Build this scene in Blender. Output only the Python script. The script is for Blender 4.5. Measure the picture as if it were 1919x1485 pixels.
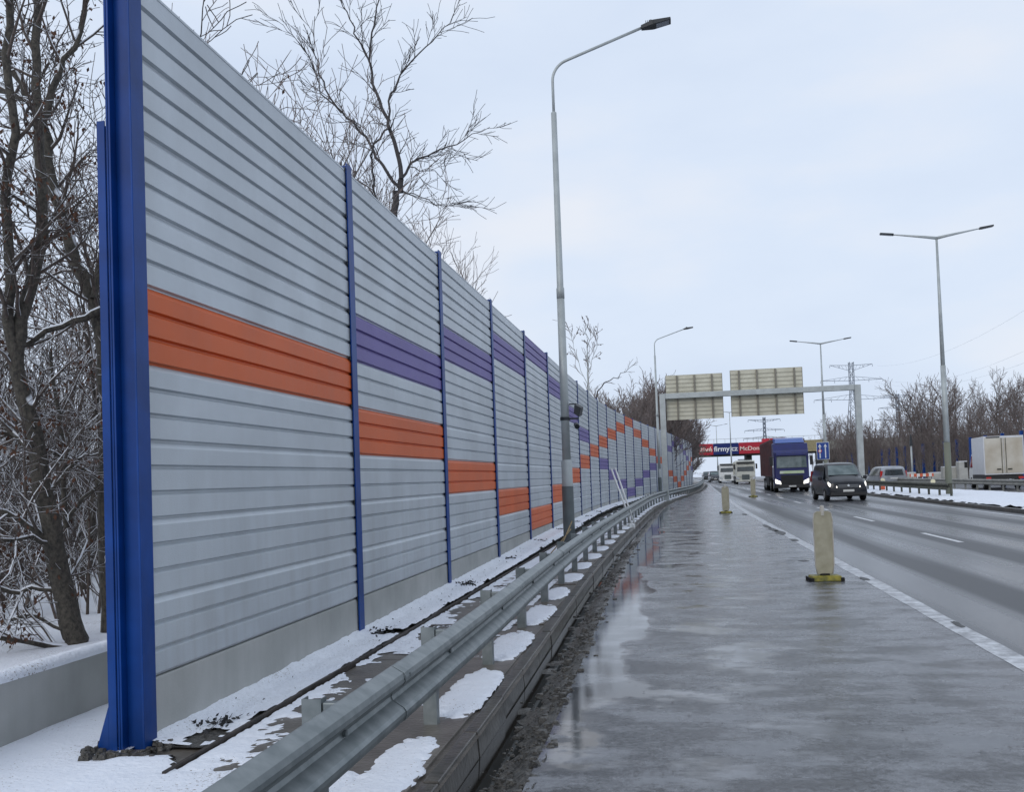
import bpy, math, random
import numpy as np
from mathutils import Vector, noise as mnoise
R = math.radians
PI = math.pi
for o in list(bpy.data.objects): bpy.data.objects.remove(o)
SC = bpy.context.scene
COL = SC.collection

# ------------------------------------------------------------------ camera
F0, CX, CY, EYE = 1830.0, 959.5, 836.0, 1.6
YAW, PITCH, ROLL = R(9.5), R(2.0), 0.035
ca, sa, cp, sp = math.cos(YAW), math.sin(YAW), math.cos(PITCH), math.sin(PITCH)
FW = Vector((-sa*cp, ca*cp, sp)); R0 = Vector((ca, sa, 0)); U0 = R0.cross(FW)
RT = R0*math.cos(ROLL) - U0*math.sin(ROLL); UP = R0*math.sin(ROLL) + U0*math.cos(ROLL)
cam = bpy.data.cameras.new('camera'); camo = bpy.data.objects.new('camera', cam); COL.objects.link(camo)
from mathutils import Matrix
m3 = Matrix((RT, UP, -FW)).transposed()
camo.matrix_world = Matrix.Translation((0, 0, EYE)) @ m3.to_4x4()
cam.sensor_width = 36; cam.sensor_fit = 'HORIZONTAL'; cam.lens = 36*F0/1919
cam.shift_y = (CY-742.5)/1919
cam.clip_start = 0.05; cam.clip_end = 6000
SC.camera = camo

def at(px, py, d):
    """real point seen at a photograph pixel, d metres deep"""
    return FW*d + RT*((px-CX)/F0*d) - UP*((py-CY)/F0*d) + Vector((0, 0, EYE))
def gnd(px, py, z=0):
    dz = FW.z + RT.z*(px-CX)/F0 - UP.z*(py-CY)/F0
    return at(px, py, (z-EYE)/dz)

# ------------------------------------------------------------------ light
SC.view_settings.view_transform = 'Standard'; SC.view_settings.look = 'None'
SC.view_settings.exposure = 0.0; SC.view_settings.gamma = 1.0
SUN_EL, SUN_AZ = R(24), R(200)
w = bpy.data.worlds.new("World"); SC.world = w; w.use_nodes = True
nt = w.node_tree; nt.nodes.clear()
def N(t, typ, **kw):
    n = t.nodes.new(typ)
    for k, v in kw.items(): setattr(n, k, v)
    return n
out = N(nt, 'ShaderNodeOutputWorld'); bg = N(nt, 'ShaderNodeBackground'); bg.inputs[1].default_value = 0.1
sky = N(nt, 'ShaderNodeTexSky', sky_type='NISHITA', sun_disc=False, sun_elevation=SUN_EL, sun_rotation=SUN_AZ)
sky.dust_density = 3; sky.air_density = 1.0
tc = N(nt, 'ShaderNodeTexCoord'); mp = N(nt, 'ShaderNodeMapping'); mp.inputs['Scale'].default_value = (1, 1, 2.6)
nz = N(nt, 'ShaderNodeTexNoise'); nz.inputs['Scale'].default_value = 2.1; nz.inputs['Detail'].default_value = 7; nz.inputs['Roughness'].default_value = .5
cr = N(nt, 'ShaderNodeValToRGB'); cr.color_ramp.elements[0].position = .36; cr.color_ramp.elements[1].position = .64
cr.color_ramp.elements[0].color = (.645, .74, .90, 1); cr.color_ramp.elements[1].color = (.80, .84, .92, 1)
e = cr.color_ramp.elements.new(.5); e.color = (.70, .79, .935, 1)
sc_ = N(nt, 'ShaderNodeVectorMath', operation='SCALE'); sc_.inputs['Scale'].default_value = 10.6
ns_ = N(nt, 'ShaderNodeVectorMath', operation='SCALE'); ns_.inputs['Scale'].default_value = 1.0
mx = N(nt, 'ShaderNodeMix', data_type='RGBA'); mx.inputs[0].default_value = .93
L = nt.links.new
L(tc.outputs['Generated'], mp.inputs[0]); L(mp.outputs[0], nz.inputs['Vector']); L(nz.outputs[0], cr.inputs[0])
L(cr.outputs[0], sc_.inputs[0]); L(sky.outputs[0], ns_.inputs[0]); L(ns_.outputs[0], mx.inputs[6]); L(sc_.outputs[0], mx.inputs[7])
L(mx.outputs[2], bg.inputs[0]); L(bg.outputs[0], out.inputs[0])
sl = bpy.data.lights.new('sun', 'SUN'); sl.energy = 0.6; sl.angle = R(25); sl.color = (1, .96, .9)
so = bpy.data.objects.new('sun', sl); COL.objects.link(so)
# same direction as the sky's sun (behind and to the left of the camera, veiled)
sd = Vector((math.sin(SUN_AZ)*math.cos(SUN_EL), math.cos(SUN_AZ)*math.cos(SUN_EL), math.sin(SUN_EL)))
so.rotation_euler = sd.to_track_quat('Z', 'Y').to_euler()

# ------------------------------------------------------------------ materials
def mat(name, col, rough=.6, metal=0, spec=.5, var=0, vscale=4, bump=0, bscale=60, emit=None, es=0, vcol=None, stretch=None, alpha=1, bdist=.01):
    m = bpy.data.materials.new(name); m.use_nodes = True; t = m.node_tree
    b = t.nodes['Principled BSDF']
    b.inputs['Base Color'].default_value = (*col, 1); b.inputs['Roughness'].default_value = rough
    b.inputs['Metallic'].default_value = metal; b.inputs['Specular IOR Level'].default_value = spec
    c = N(t, 'ShaderNodeTexCoord'); src = c.outputs['Object']
    if stretch:
        q = N(t, 'ShaderNodeMapping'); q.inputs['Scale'].default_value = stretch
        t.links.new(src, q.inputs[0]); src = q.outputs[0]
    if var or vcol:
        n = N(t, 'ShaderNodeTexNoise'); n.inputs['Scale'].default_value = vscale; n.inputs['Detail'].default_value = 6
        t.links.new(src, n.inputs['Vector'])
        r = N(t, 'ShaderNodeValToRGB'); r.color_ramp.elements[0].position = .35; r.color_ramp.elements[1].position = .66
        if vcol: c2 = vcol
        else: c2 = tuple(min(1, x*(1+var)) for x in col)
        c1 = tuple(x*(1-var) for x in col) if not vcol else col
        r.color_ramp.elements[0].color = (*c1, 1); r.color_ramp.elements[1].color = (*c2, 1)
        t.links.new(n.outputs[0], r.inputs[0]); t.links.new(r.outputs[0], b.inputs['Base Color'])
    if bump:
        n = N(t, 'ShaderNodeTexNoise'); n.inputs['Scale'].default_value = bscale; n.inputs['Detail'].default_value = 4
        t.links.new(src, n.inputs['Vector'])
        bp = N(t, 'ShaderNodeBump'); bp.inputs['Strength'].default_value = bump; bp.inputs['Distance'].default_value = bdist
        t.links.new(n.outputs[0], bp.inputs['Height']); t.links.new(bp.outputs[0], b.inputs['Normal'])
    if emit:
        b.inputs['Emission Color'].default_value = (*emit, 1); b.inputs['Emission Strength'].default_value = es
    return m
def glass_mat(name, col=(.03, .04, .045)):
    return mat(name, col, .06, 0, .8, var=.5, vscale=3)

M = {}
M['panel'] = mat('panel_aluminium', (.49, .53, .565), .42, .2, .5, var=.08, vscale=1.3, bump=.55, bscale=140, bdist=.004)
M['orange'] = mat('panel_orange', (.62, .115, .022), .5, 0, .4, var=.07, vscale=1.3, bump=.55, bscale=140, bdist=.004)
M['purple'] = mat('panel_purple', (.150, .115, .33), .5, 0, .4, var=.07, vscale=1.3, bump=.55, bscale=140, bdist=.004)
M['blue'] = mat('post_blue_paint', (.002, .043, .215), .42, 0, .25, var=.16, vscale=3.5, bump=.12, bscale=14)
def grime(m, dirt=(.30,.29,.27), top=1.9, amt=.45):
    t = m.node_tree; b = t.nodes['Principled BSDF']; lk = b.inputs['Base Color'].links[0].from_socket
    c = N(t, 'ShaderNodeTexCoord'); sz = N(t, 'ShaderNodeSeparateXYZ'); t.links.new(c.outputs['Object'], sz.inputs[0])
    mr = N(t, 'ShaderNodeMapRange'); mr.inputs['From Min'].default_value = .4; mr.inputs['From Max'].default_value = top; mr.inputs['To Min'].default_value = 1; mr.inputs['To Max'].default_value = .25
    t.links.new(sz.outputs[2], mr.inputs['Value'])
    q = N(t, 'ShaderNodeMapping'); q.inputs['Scale'].default_value = (3, 3, .35); n = N(t, 'ShaderNodeTexNoise'); n.inputs['Scale'].default_value = 3; n.inputs['Detail'].default_value = 7
    t.links.new(c.outputs['Object'], q.inputs[0]); t.links.new(q.outputs[0], n.inputs['Vector'])
    r = N(t, 'ShaderNodeMapRange'); r.inputs['From Min'].default_value = .42; r.inputs['From Max'].default_value = .72; t.links.new(n.outputs[0], r.inputs['Value'])
    k = N(t, 'ShaderNodeMath', operation='MULTIPLY'); t.links.new(mr.outputs[0], k.inputs[0]); t.links.new(r.outputs[0], k.inputs[1])
    k2 = N(t, 'ShaderNodeMath', operation='MULTIPLY'); t.links.new(k.outputs[0], k2.inputs[0]); k2.inputs[1].default_value = amt
    x = N(t, 'ShaderNodeMix', data_type='RGBA'); t.links.new(k2.outputs[0], x.inputs[0]); t.links.new(lk, x.inputs[6]); x.inputs[7].default_value = (*dirt, 1)
    t.links.new(x.outputs[2], b.inputs['Base Color'])
grime(M['panel'], amt=.3)
for k_ in ('orange', 'purple'): grime(M[k_], amt=.18)
grime(M['blue'], dirt=(.10,.11,.13), top=1.0, amt=.14)
M['concrete'] = mat('plinth_concrete', (.33, .34, .325), .75, 0, .3, vcol=(.43, .435, .42), vscale=1.6, bump=.15, bscale=60)
grime(M['concrete'], dirt=(.19,.18,.15), top=.5, amt=.12)
M['concrete_dark'] = mat('wet_concrete', (.075, .062, .050), .35, 0, .5, vcol=(.14, .122, .102), vscale=4, bump=.5, bscale=30)
M['galv'] = mat('galvanised_steel', (.155, .18, .185), .42, .5, .5, vcol=(.245, .27, .275), vscale=9, bump=.1, bscale=25)
M['galvdark'] = mat('weathered_rail_steel', (.045, .048, .036), .65, 0, .3, vcol=(.10, .10, .08), vscale=3, bump=.1)
M['polegrey'] = mat('pole_grey_paint', (.40, .43, .43), .5, .3, .5, var=.1, vscale=3)
M['poledark'] = mat('pole_sleeve_grey', (.115, .135, .14), .5, .2, .5, var=.15, vscale=4)
M['lampblack'] = mat('lamp_housing', (.012, .016, .02), .45, 0, .5, var=.2)
M['lens'] = mat('lamp_glass', (.25, .27, .3), .2, 0, .5)
M['board'] = mat('edge_board', (.030, .025, .022), .6, 0, .4, vcol=(.065, .052, .045), vscale=8, bump=.3)
M['timber'] = mat('wet_kerb_stone', (.035, .032, .028), .3, 0, .5, vcol=(.095, .086, .074), vscale=5, bump=.5, bscale=25)
M['mud'] = mat('mud_gravel', (.024, .022, .019), .34, 0, .5, vcol=(.13, .12, .105), vscale=30, bump=1.0, bscale=70, bdist=.02)
M['water'] = mat('dirty_water', (.02, .018, .015), .04, 0, .6, var=.3)
M['rust'] = mat('rusty_stain', (.13, .055, .025), .4, 0, .5, var=.3)
M['white'] = mat('white_paint', (.72, .73, .72), .5, 0, .5, var=.08)
M['whitetruck'] = mat('white_truck_paint', (.62, .62, .55), .4, 0, .5, var=.1, vscale=2)
M['black'] = mat('black_plastic', (.012, .012, .013), .5, 0, .5, var=.2)
M['rubber'] = mat('tyre_rubber', (.012, .012, .012), .7, 0, .3, var=.3, vscale=20)
M['vanpaint'] = mat('black_car_paint', (.010, .012, .017), .22, 0, .4, var=.3, vscale=3)
M['bluetruck'] = mat('blue_truck_paint', (.007, .012, .105), .3, 0, .5, var=.12, vscale=2)
M['curtain'] = mat('trailer_curtain', (.05, .024, .03), .55, 0, .4, vcol=(.115, .04, .042), vscale=2)
M['silver'] = mat('silver_car_paint', (.36, .38, .41), .3, .5, .5, var=.1)
M['darkcar'] = mat('dark_car_paint', (.03, .035, .045), .3, .2, .5, var=.1)
M['glass'] = glass_mat('vehicle_glass')
M['windscreen'] = mat('windscreen_glass', (.055, .085, .085), .05, 0, .9, vcol=(.14, .18, .18), vscale=2.2)
M['head'] = mat('headlight_lens', (.9, .9, .85), .2, emit=(1, .95, .85), es=1.6)
M['headoff'] = mat('unlit_headlight', (.55, .57, .6), .15, .2, .8)
M['chrome'] = mat('chrome', (.5, .5, .5), .25, .9, .5)
M['tail'] = mat('tail_light', (.45, .02, .015), .3)
M['plate'] = mat('number_plate', (.6, .6, .58), .5)
M['beige'] = mat('sign_back', (.52, .50, .40), .6, 0, .4, vcol=(.62, .60, .49), vscale=2)
M['beigedark'] = mat('sign_back_frame', (.22, .205, .17), .6, .2, .4, var=.1)
M['beacon'] = mat('beacon_back', (.30, .28, .20), .55, 0, .4, vcol=(.40, .375, .285), vscale=7)
M['beaconedge'] = mat('beacon_edge', (.42, .40, .36), .5, 0, .4, var=.2)
M['yellow'] = mat('beacon_foot', (.07, .075, .015), .55, 0, .4, vcol=(.30, .25, .03), vscale=9, bump=.3)
M['orangeplastic'] = mat('orange_plastic', (.65, .12, .05), .5, 0, .4, var=.2, vscale=6)
M['cream'] = mat('cream_lamp', (.7, .65, .45), .4, 0, .4, var=.1)
M['signblue'] = mat('road_sign_blue', (.012, .055, .28), .4, 0, .5, var=.05)
M['red'] = mat('banner_red', (.42, .025, .045), .6, 0, .3, var=.1, vscale=.7)
M['navy'] = mat('banner_navy', (.010, .022, .13), .6, 0, .3, var=.1)
M['textwhite'] = mat('banner_lettering', (.8, .8, .8), .6, 0, .3, var=.04)
M['textpink'] = mat('banner_lettering_cream', (.78, .62, .55), .6, 0, .3, var=.04)
M['bridge'] = mat('bridge_concrete', (.25, .25, .22), .8, 0, .2, var=.25, vscale=.6)
M['bridgedark'] = mat('bridge_girder', (.05, .05, .05), .7, 0, .2, var=.25)
M['yellowban'] = mat('banner_yellow', (.30, .26, .15), .6, 0, .3, var=.2)
M['pylon'] = mat('pylon_steel', (.17, .19, .22), .7, .2, .3, var=.1)
M['snowplain'] = mat('snow_cap', (.80, .83, .88), .7, 0, .3, var=.03, bump=.5, bscale=30)
M['dirtybox'] = mat('dirty_box_doors', (.60, .57, .50), .5, 0, .4, vcol=(.44, .39, .31), vscale=.9)
M['boxwhite'] = mat('box_truck_side', (.62, .63, .65), .45, 0, .4, var=.04)
M['leaf'] = mat('dead_leaf', (.050, .026, .018), .8, 0, .2, vcol=(.12, .062, .04), vscale=20)
M['wood'] = mat('raw_wood', (.33, .25, .14), .7, 0, .3, var=.3, vscale=15)

def snow_mat():
    m = bpy.data.materials.new('snow'); m.use_nodes = True; t = m.node_tree; b = t.nodes['Principled BSDF']
    c = N(t, 'ShaderNodeTexCoord')
    n = N(t, 'ShaderNodeTexNoise'); n.inputs['Scale'].default_value = 1.2; n.inputs['Detail'].default_value = 8
    r = N(t, 'ShaderNodeValToRGB'); r.color_ramp.elements[0].color = (.74, .78, .86, 1); r.color_ramp.elements[1].color = (.86, .88, .92, 1)
    n2 = N(t, 'ShaderNodeTexNoise'); n2.inputs['Scale'].default_value = 28; n2.inputs['Detail'].default_value = 5
    n3 = N(t, 'ShaderNodeTexNoise'); n3.inputs['Scale'].default_value = 5; n3.inputs['Detail'].default_value = 3
    ad = N(t, 'ShaderNodeMath', operation='ADD')
    bp = N(t, 'ShaderNodeBump'); bp.inputs['Strength'].default_value = .55; bp.inputs['Distance'].default_value = .03
    for q in (n, n2, n3): t.links.new(c.outputs['Object'], q.inputs['Vector'])
    t.links.new(n.outputs[0], r.inputs[0])
    g1 = N(t, 'ShaderNodeTexNoise'); g1.inputs['Scale'].default_value = 60; g1.inputs['Detail'].default_value = 2
    g2 = N(t, 'ShaderNodeTexNoise'); g2.inputs['Scale'].default_value = 1.7; g2.inputs['Detail'].default_value = 3
    for q in (g1, g2): t.links.new(c.outputs['Object'], q.inputs['Vector'])
    gs = N(t, 'ShaderNodeMath', operation='MULTIPLY_ADD'); gs.inputs[1].default_value = .45; t.links.new(g2.outputs[0], gs.inputs[0]); t.links.new(g1.outputs[0], gs.inputs[2])
    gm = N(t, 'ShaderNodeMapRange'); gm.inputs['From Min'].default_value = .90; gm.inputs['From Max'].default_value = .98; t.links.new(gs.outputs[0], gm.inputs['Value'])
    gx = N(t, 'ShaderNodeMix', data_type='RGBA'); t.links.new(gm.outputs[0], gx.inputs[0]); t.links.new(r.outputs[0], gx.inputs[6]); gx.inputs[7].default_value = (.28, .25, .22, 1)
    t.links.new(gx.outputs[2], b.inputs['Base Color'])
    t.links.new(n2.outputs[0], ad.inputs[0]); t.links.new(n3.outputs[0], ad.inputs[1]); t.links.new(ad.outputs[0], bp.inputs['Height'])
    t.links.new(bp.outputs[0], b.inputs['Normal']); b.inputs['Roughness'].default_value = .75
    b.inputs['Subsurface Weight'].default_value = 0.0
    return m
M['snow'] = snow_mat()

def bark_mat(name, c1, c2, lo, hi, snow=True):
    """bark with snow lying on whatever faces up"""
    m = bpy.data.materials.new(name); m.use_nodes = True; t = m.node_tree; b = t.nodes['Principled BSDF']
    c = N(t, 'ShaderNodeTexCoord')
    n = N(t, 'ShaderNodeTexNoise'); n.inputs['Scale'].default_value = 26; n.inputs['Detail'].default_value = 7; n.inputs['Roughness'].default_value = .65
    mpn = N(t, 'ShaderNodeMapping'); mpn.inputs['Scale'].default_value = (1, 1, .8)
    t.links.new(c.outputs['Object'], mpn.inputs[0]); t.links.new(mpn.outputs[0], n.inputs['Vector'])
    r = N(t, 'ShaderNodeValToRGB'); r.color_ramp.elements[0].color = (*c1, 1); r.color_ramp.elements[1].color = (*c2, 1)
    r.color_ramp.elements[0].position = .35; r.color_ramp.elements[1].position = .65
    t.links.new(n.outputs[0], r.inputs[0])
    bp = N(t, 'ShaderNodeBump'); bp.inputs['Strength'].default_value = .7; bp.inputs['Distance'].default_value = .02
    t.links.new(n.outputs[0], bp.inputs['Height'])
    b.inputs['Roughness'].default_value = .85
    last = r.outputs[0]
    if snow:
        g = N(t, 'ShaderNodeNewGeometry'); s = N(t, 'ShaderNodeSeparateXYZ'); t.links.new(g.outputs['Normal'], s.inputs[0])
        n2 = N(t, 'ShaderNodeTexNoise'); n2.inputs['Scale'].default_value = 2.2; n2.inputs['Detail'].default_value = 3
        t.links.new(c.outputs['Object'], n2.inputs['Vector'])
        a = N(t, 'ShaderNodeMath', operation='ADD'); t.links.new(s.outputs[2], a.inputs[0])
        k = N(t, 'ShaderNodeMath', operation='SUBTRACT'); t.links.new(n2.outputs[0], k.inputs[0]); k.inputs[1].default_value = .5
        k2 = N(t, 'ShaderNodeMath', operation='MULTIPLY'); t.links.new(k.outputs[0], k2.inputs[0]); k2.inputs[1].default_value = 1.6
        t.links.new(k2.outputs[0], a.inputs[1])
        mr = N(t, 'ShaderNodeMapRange'); mr.inputs['From Min'].default_value = lo; mr.inputs['From Max'].default_value = hi
        t.links.new(a.outputs[0], mr.inputs['Value'])
        mx = N(t, 'ShaderNodeMix', data_type='RGBA'); t.links.new(mr.outputs[0], mx.inputs[0])
        t.links.new(last, mx.inputs[6]); mx.inputs[7].default_value = (.80, .83, .88, 1); last = mx.outputs[2]
    t.links.new(last, b.inputs['Base Color']); t.links.new(bp.outputs[0], b.inputs['Normal'])
    return m
M['bark'] = bark_mat('snowy_bark', (.020, .018, .015), (.085, .075, .060), .38, .48)
M['barktwig'] = bark_mat('snowy_twigs', (.045, .035, .030), (.10, .078, .066), .28, .46)
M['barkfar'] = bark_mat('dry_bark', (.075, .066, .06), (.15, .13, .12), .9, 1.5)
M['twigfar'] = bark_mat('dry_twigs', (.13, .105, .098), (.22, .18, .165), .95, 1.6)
M['barktall'] = bark_mat('dark_bark', (.035, .032, .034), (.075, .07, .07), .9, 1.4)

def asphalt(name, kind):
    m = bpy.data.materials.new(name); m.use_nodes = True; t = m.node_tree; b = t.nodes['Principled BSDF']; LL = t.links.new
    c = N(t, 'ShaderNodeTexCoord'); sx = N(t, 'ShaderNodeSeparateXYZ'); LL(c.outputs['Object'], sx.inputs[0])
    def noise(scale, sc3, det=5, rough=.5):
        q = N(t, 'ShaderNodeMapping'); q.inputs['Scale'].default_value = sc3; LL(c.outputs['Object'], q.inputs[0])
        n = N(t, 'ShaderNodeTexNoise'); n.inputs['Scale'].default_value = scale; n.inputs['Detail'].default_value = det
        n.inputs['Roughness'].default_value = rough; LL(q.outputs[0], n.inputs['Vector']); return n.outputs[0]
    def rng(src, a, b_, c_=0, d_=1, smooth=False):
        r = N(t, 'ShaderNodeMapRange'); r.inputs['From Min'].default_value = a; r.inputs['From Max'].default_value = b_
        r.inputs['To Min'].default_value = c_; r.inputs['To Max'].default_value = d_
        if smooth: r.interpolation_type = 'SMOOTHSTEP'
        LL(src, r.inputs['Value']); return r.outputs[0]
    def op(o, a, b_=None):
        q = N(t, 'ShaderNodeMath', operation=o)
        for i, v in enumerate((a, b_)):
            if v is None: continue
            if isinstance(v, (int, float)): q.inputs[i].default_value = v
            else: LL(v, q.inputs[i])
        return q.outputs[0]
    def mixc(f, c1, c2):
        q = N(t, 'ShaderNodeMix', data_type='RGBA'); LL(f, q.inputs[0])
        for i, v in ((6, c1), (7, c2)):
            if isinstance(v, tuple): q.inputs[i].default_value = (*v, 1)
            else: LL(v, q.inputs[i])
        return q.outputs[2]
    agg = noise(95, (1, 1, 1), 3, .7)             # stone grain
    mott = noise(.9, (1, 1, 1), 6, .6)
    mid = noise(24, (1, 1, 1), 5, .75)
    if kind == 'shoulder':
        patch = noise(1.9, (.8, 1.25, 1), 7, .66)
        stre = noise(1.0, (.75, 1.7, 1), 6, .6)      # transverse milling streaks
        fine = noise(1.0, (1.5, 13, 1), 3, .5)
        pn = noise(.62, (1.0, .55, 1), 5, .6)
        # puddle lies along the gutter side
        side = op('SUBTRACT', rng(sx.outputs[0], -.85, .05, .30, -.08, True), rng(sx.outputs[1], 3.8, 6.8, .30, 0, True))
        pud = rng(op('ADD', op('ADD', pn, side), op('MULTIPLY', op('SUBTRACT', fine, .5), .09)), .585, .66, 0, 1)
        film = op('MULTIPLY', rng(op('ADD', op('MULTIPLY', stre, .45), op('MULTIPLY', mott, .55)), .515, .565, 0, 1), rng(sx.outputs[0], .2, 2.2, .95, .1, True))
        pud = op('MAXIMUM', pud, film)
        col = mixc(rng(agg, .36, .66), (.052, .055, .062), (.185, .192, .205))
        col = mixc(op('MULTIPLY', rng(mid, .52, .42), .9), col, (.020, .021, .023))
        col = mixc(op('MULTIPLY', rng(mid, .57, .66), .6), col, (.27, .28, .295))
        col = mixc(op('MULTIPLY', rng(stre, .4, .65), .35), col, (.046, .050, .058))
        col = mixc(op('MULTIPLY', rng(mott, .5, .75), .5), col, (.165, .175, .19))
        col = mixc(op('MULTIPLY', rng(sx.outputs[0], 1.3, 2.5, 0, .8, True), rng(mott, .3, .6, .4, 1)), col, (.19, .195, .215))
        col = mixc(op('MULTIPLY', pud, .85), col, (.034, .031, .032))
        wet = rng(op('ADD', op('MULTIPLY', stre, .5), op('MULTIPLY', mott, .5)), .38, .62, .10, .42)
        rough = op('MULTIPLY', wet, rng(pud, 0, 1, 1, .1))
        col = mixc(op('MULTIPLY', rng(patch, .48, .60), .65), col, (.23, .24, .26))
        col = mixc(op('MULTIPLY', rng(patch, .50, .38), .75), col, (.024, .026, .032))
        rough = op('MAXIMUM', op('MULTIPLY', rough, rng(patch, .38, .6, .35, 1.35)), .03)
        hgt = op('ADD', op('ADD', op('MULTIPLY', mid, .0075), op('MULTIPLY', agg, .0035)), op('ADD', op('MULTIPLY', fine, .003), op('MULTIPLY', stre, .012)))
        bs = rng(pud, 0, 1, 1, .035)
    else:
        lng = noise(1.0, (1.6, .035, 1), 4, .5)       # long wheel track streaks
        wv = op('SINE', op('MULTIPLY', op('ADD', sx.outputs[0], -2.575), 3.70))
        trk = op('ADD', op('MULTIPLY', wv, .19), lng)
        col = mixc(rng(agg, .35, .7), (.026, .028, .032), (.060, .062, .069))
        col = mixc(op('MULTIPLY', rng(trk, .35, .72), .7), col, (.12, .124, .138))
        col = mixc(op('MULTIPLY', rng(mott, .5, .8), .3), col, (.03, .03, .035))
        rough = rng(trk, .33, .70, .46, .20)
        hgt = op('ADD', op('MULTIPLY', agg, .003), op('MULTIPLY', mott, .006)); bs = None
    LL(col, b.inputs['Base Color']); LL(rough, b.inputs['Roughness']); b.inputs['IOR'].default_value = 1.42
    bp = N(t, 'ShaderNodeBump'); bp.inputs['Distance'].default_value = 1.0; LL(hgt, bp.inputs['Height'])
    if bs is not None: LL(op('MULTIPLY', bs, .62), bp.inputs['Strength'])
    else: bp.inputs['Strength'].default_value = .5
    LL(bp.outputs[0], b.inputs['Normal'])
    return m
M['shoulder'] = asphalt('wet_shoulder_asphalt', 'shoulder')
M['lane'] = asphalt('lane_asphalt', 'lane')
def paint_mat():
    m = bpy.data.materials.new('worn_road_paint'); m.use_nodes = True; t = m.node_tree; b = t.nodes['Principled BSDF']
    c = N(t, 'ShaderNodeTexCoord'); n = N(t, 'ShaderNodeTexNoise'); n.inputs['Scale'].default_value = 6; n.inputs['Detail'].default_value = 8
    n.inputs['Roughness'].default_value = .7
    r = N(t, 'ShaderNodeValToRGB'); r.color_ramp.elements[0].position = .40; r.color_ramp.elements[1].position = .62
    r.color_ramp.elements[0].color = (.24, .245, .26, 1); r.color_ramp.elements[1].color = (.60, .62, .65, 1)
    t.links.new(c.outputs['Object'], n.inputs['Vector']); t.links.new(n.outputs[0], r.inputs[0]); t.links.new(r.outputs[0], b.inputs['Base Color'])
    b.inputs['Roughness'].default_value = .4
    return m
M['paint'] = paint_mat()
M['paintbright'] = mat('road_paint', (.60, .61, .62), .45, 0, .5, var=.2, vscale=8)

# ------------------------------------------------------------------ mesh helpers
class MB:
    def __init__(s): s.v = []; s.f = []
    def add(s, vs, fs):
        k = len(s.v); s.v += [tuple(v) for v in vs]; s.f += [tuple(i+k for i in f) for f in fs]; return s
    def box(s, x0, x1, y0, y1, z0, z1):
        return s.add([(x0,y0,z0),(x1,y0,z0),(x1,y1,z0),(x0,y1,z0),(x0,y0,z1),(x1,y0,z1),(x1,y1,z1),(x0,y1,z1)],
                     [(3,2,1,0),(4,5,6,7),(0,1,5,4),(1,2,6,5),(2,3,7,6),(3,0,4,7)])
    def hexa(s, p):   # 8 points: bottom 4 ccw, top 4
        return s.add(p, [(3,2,1,0),(4,5,6,7),(0,1,5,4),(1,2,6,5),(2,3,7,6),(3,0,4,7)])
    def tube(s, pts, rad, n=8, cap=True):
        pts = [Vector(p) for p in pts]; k = len(pts)
        if isinstance(rad, (int, float)): rad = [rad]*k
        d = (pts[1]-pts[0]).normalized()
        a = d.orthogonal().normalized(); vs = []
        for i, p in enumerate(pts):
            if i == 0: t = pts[1]-pts[0]
            elif i == k-1: t = pts[-1]-pts[-2]
            else: t = pts[i+1]-pts[i-1]
            t.normalize(); a = (a - t*a.dot(t))
            if a.length < 1e-6: a = t.orthogonal()
            a.normalize(); b = t.cross(a)
            for j in range(n):
                an = 2*PI*j/n; vs.append(p + (a*math.cos(an)+b*math.sin(an))*rad[i])
        fs = [(i*n+j, i*n+(j+1)%n, (i+1)*n+(j+1)%n, (i+1)*n+j) for i in range(k-1) for j in range(n)]
        if cap: fs += [tuple(range(n-1, -1, -1)), tuple(range((k-1)*n, k*n))]
        return s.add(vs, fs)
    def cyl(s, c, axis, r, h, n=20, r2=None):
        c = Vector(c); axis = Vector(axis).normalized()
        return s.tube([c-axis*h/2, c+axis*h/2], [r, r if r2 is None else r2], n)
    def sweep(s, prof, path, closed=True, cap=True):
        """prof: list of (lateral, z); path: list of (origin Vector, lateral Vector)"""
        n = len(prof); vs = []
        for o, lat in path:
            for a, z in prof: vs.append((o[0]+lat[0]*a, o[1]+lat[1]*a, o[2]+z))
        m = n if closed else n-1
        fs = [(i*n+j, i*n+(j+1)%n, (i+1)*n+(j+1)%n, (i+1)*n+j) for i in range(len(path)-1) for j in range(m)]
        if closed and cap: fs += [tuple(range(n-1, -1, -1)), tuple(range((len(path)-1)*n, len(path)*n))]
        return s.add(vs, fs)
    def build(s, name, m, parent=None, smooth=False, bevel=0, autos=False):
        me = bpy.data.meshes.new(name); me.from_pydata(s.v, [], s.f); me.validate(); me.update()
        import bmesh
        bm = bmesh.new(); bm.from_mesh(me); bmesh.ops.recalc_face_normals(bm, faces=bm.faces); bm.to_mesh(me); bm.free()
        me.materials.append(m)
        if smooth: me.polygons.foreach_set('use_smooth', [True]*len(me.polygons))
        if autos: me.set_sharp_from_angle(angle=R(35)) if hasattr(me, 'set_sharp_from_angle') else None
        o = bpy.data.objects.new(name, me); COL.objects.link(o)
        if bevel:
            b = o.modifiers.new('bevel', 'BEVEL'); b.width = bevel; b.segments = 2; b.limit_method = 'ANGLE'
        if parent: o.parent = parent
        return o
def fastbuild(mb, name, m, parent=None, smooth=True):
    me = bpy.data.meshes.new(name); me.from_pydata(mb.v, [], mb.f); me.update(); me.materials.append(m)
    if smooth: me.polygons.foreach_set('use_smooth', [True]*len(me.polygons))
    o = bpy.data.objects.new(name, me); COL.objects.link(o)
    if parent: o.parent = parent
    return o
def tag(o, label, cat, group=None, kind=None):
    if label: o['label'] = label
    if cat: o['category'] = cat
    if group: o['group'] = group
    if kind: o['kind'] = kind
    return o
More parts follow.
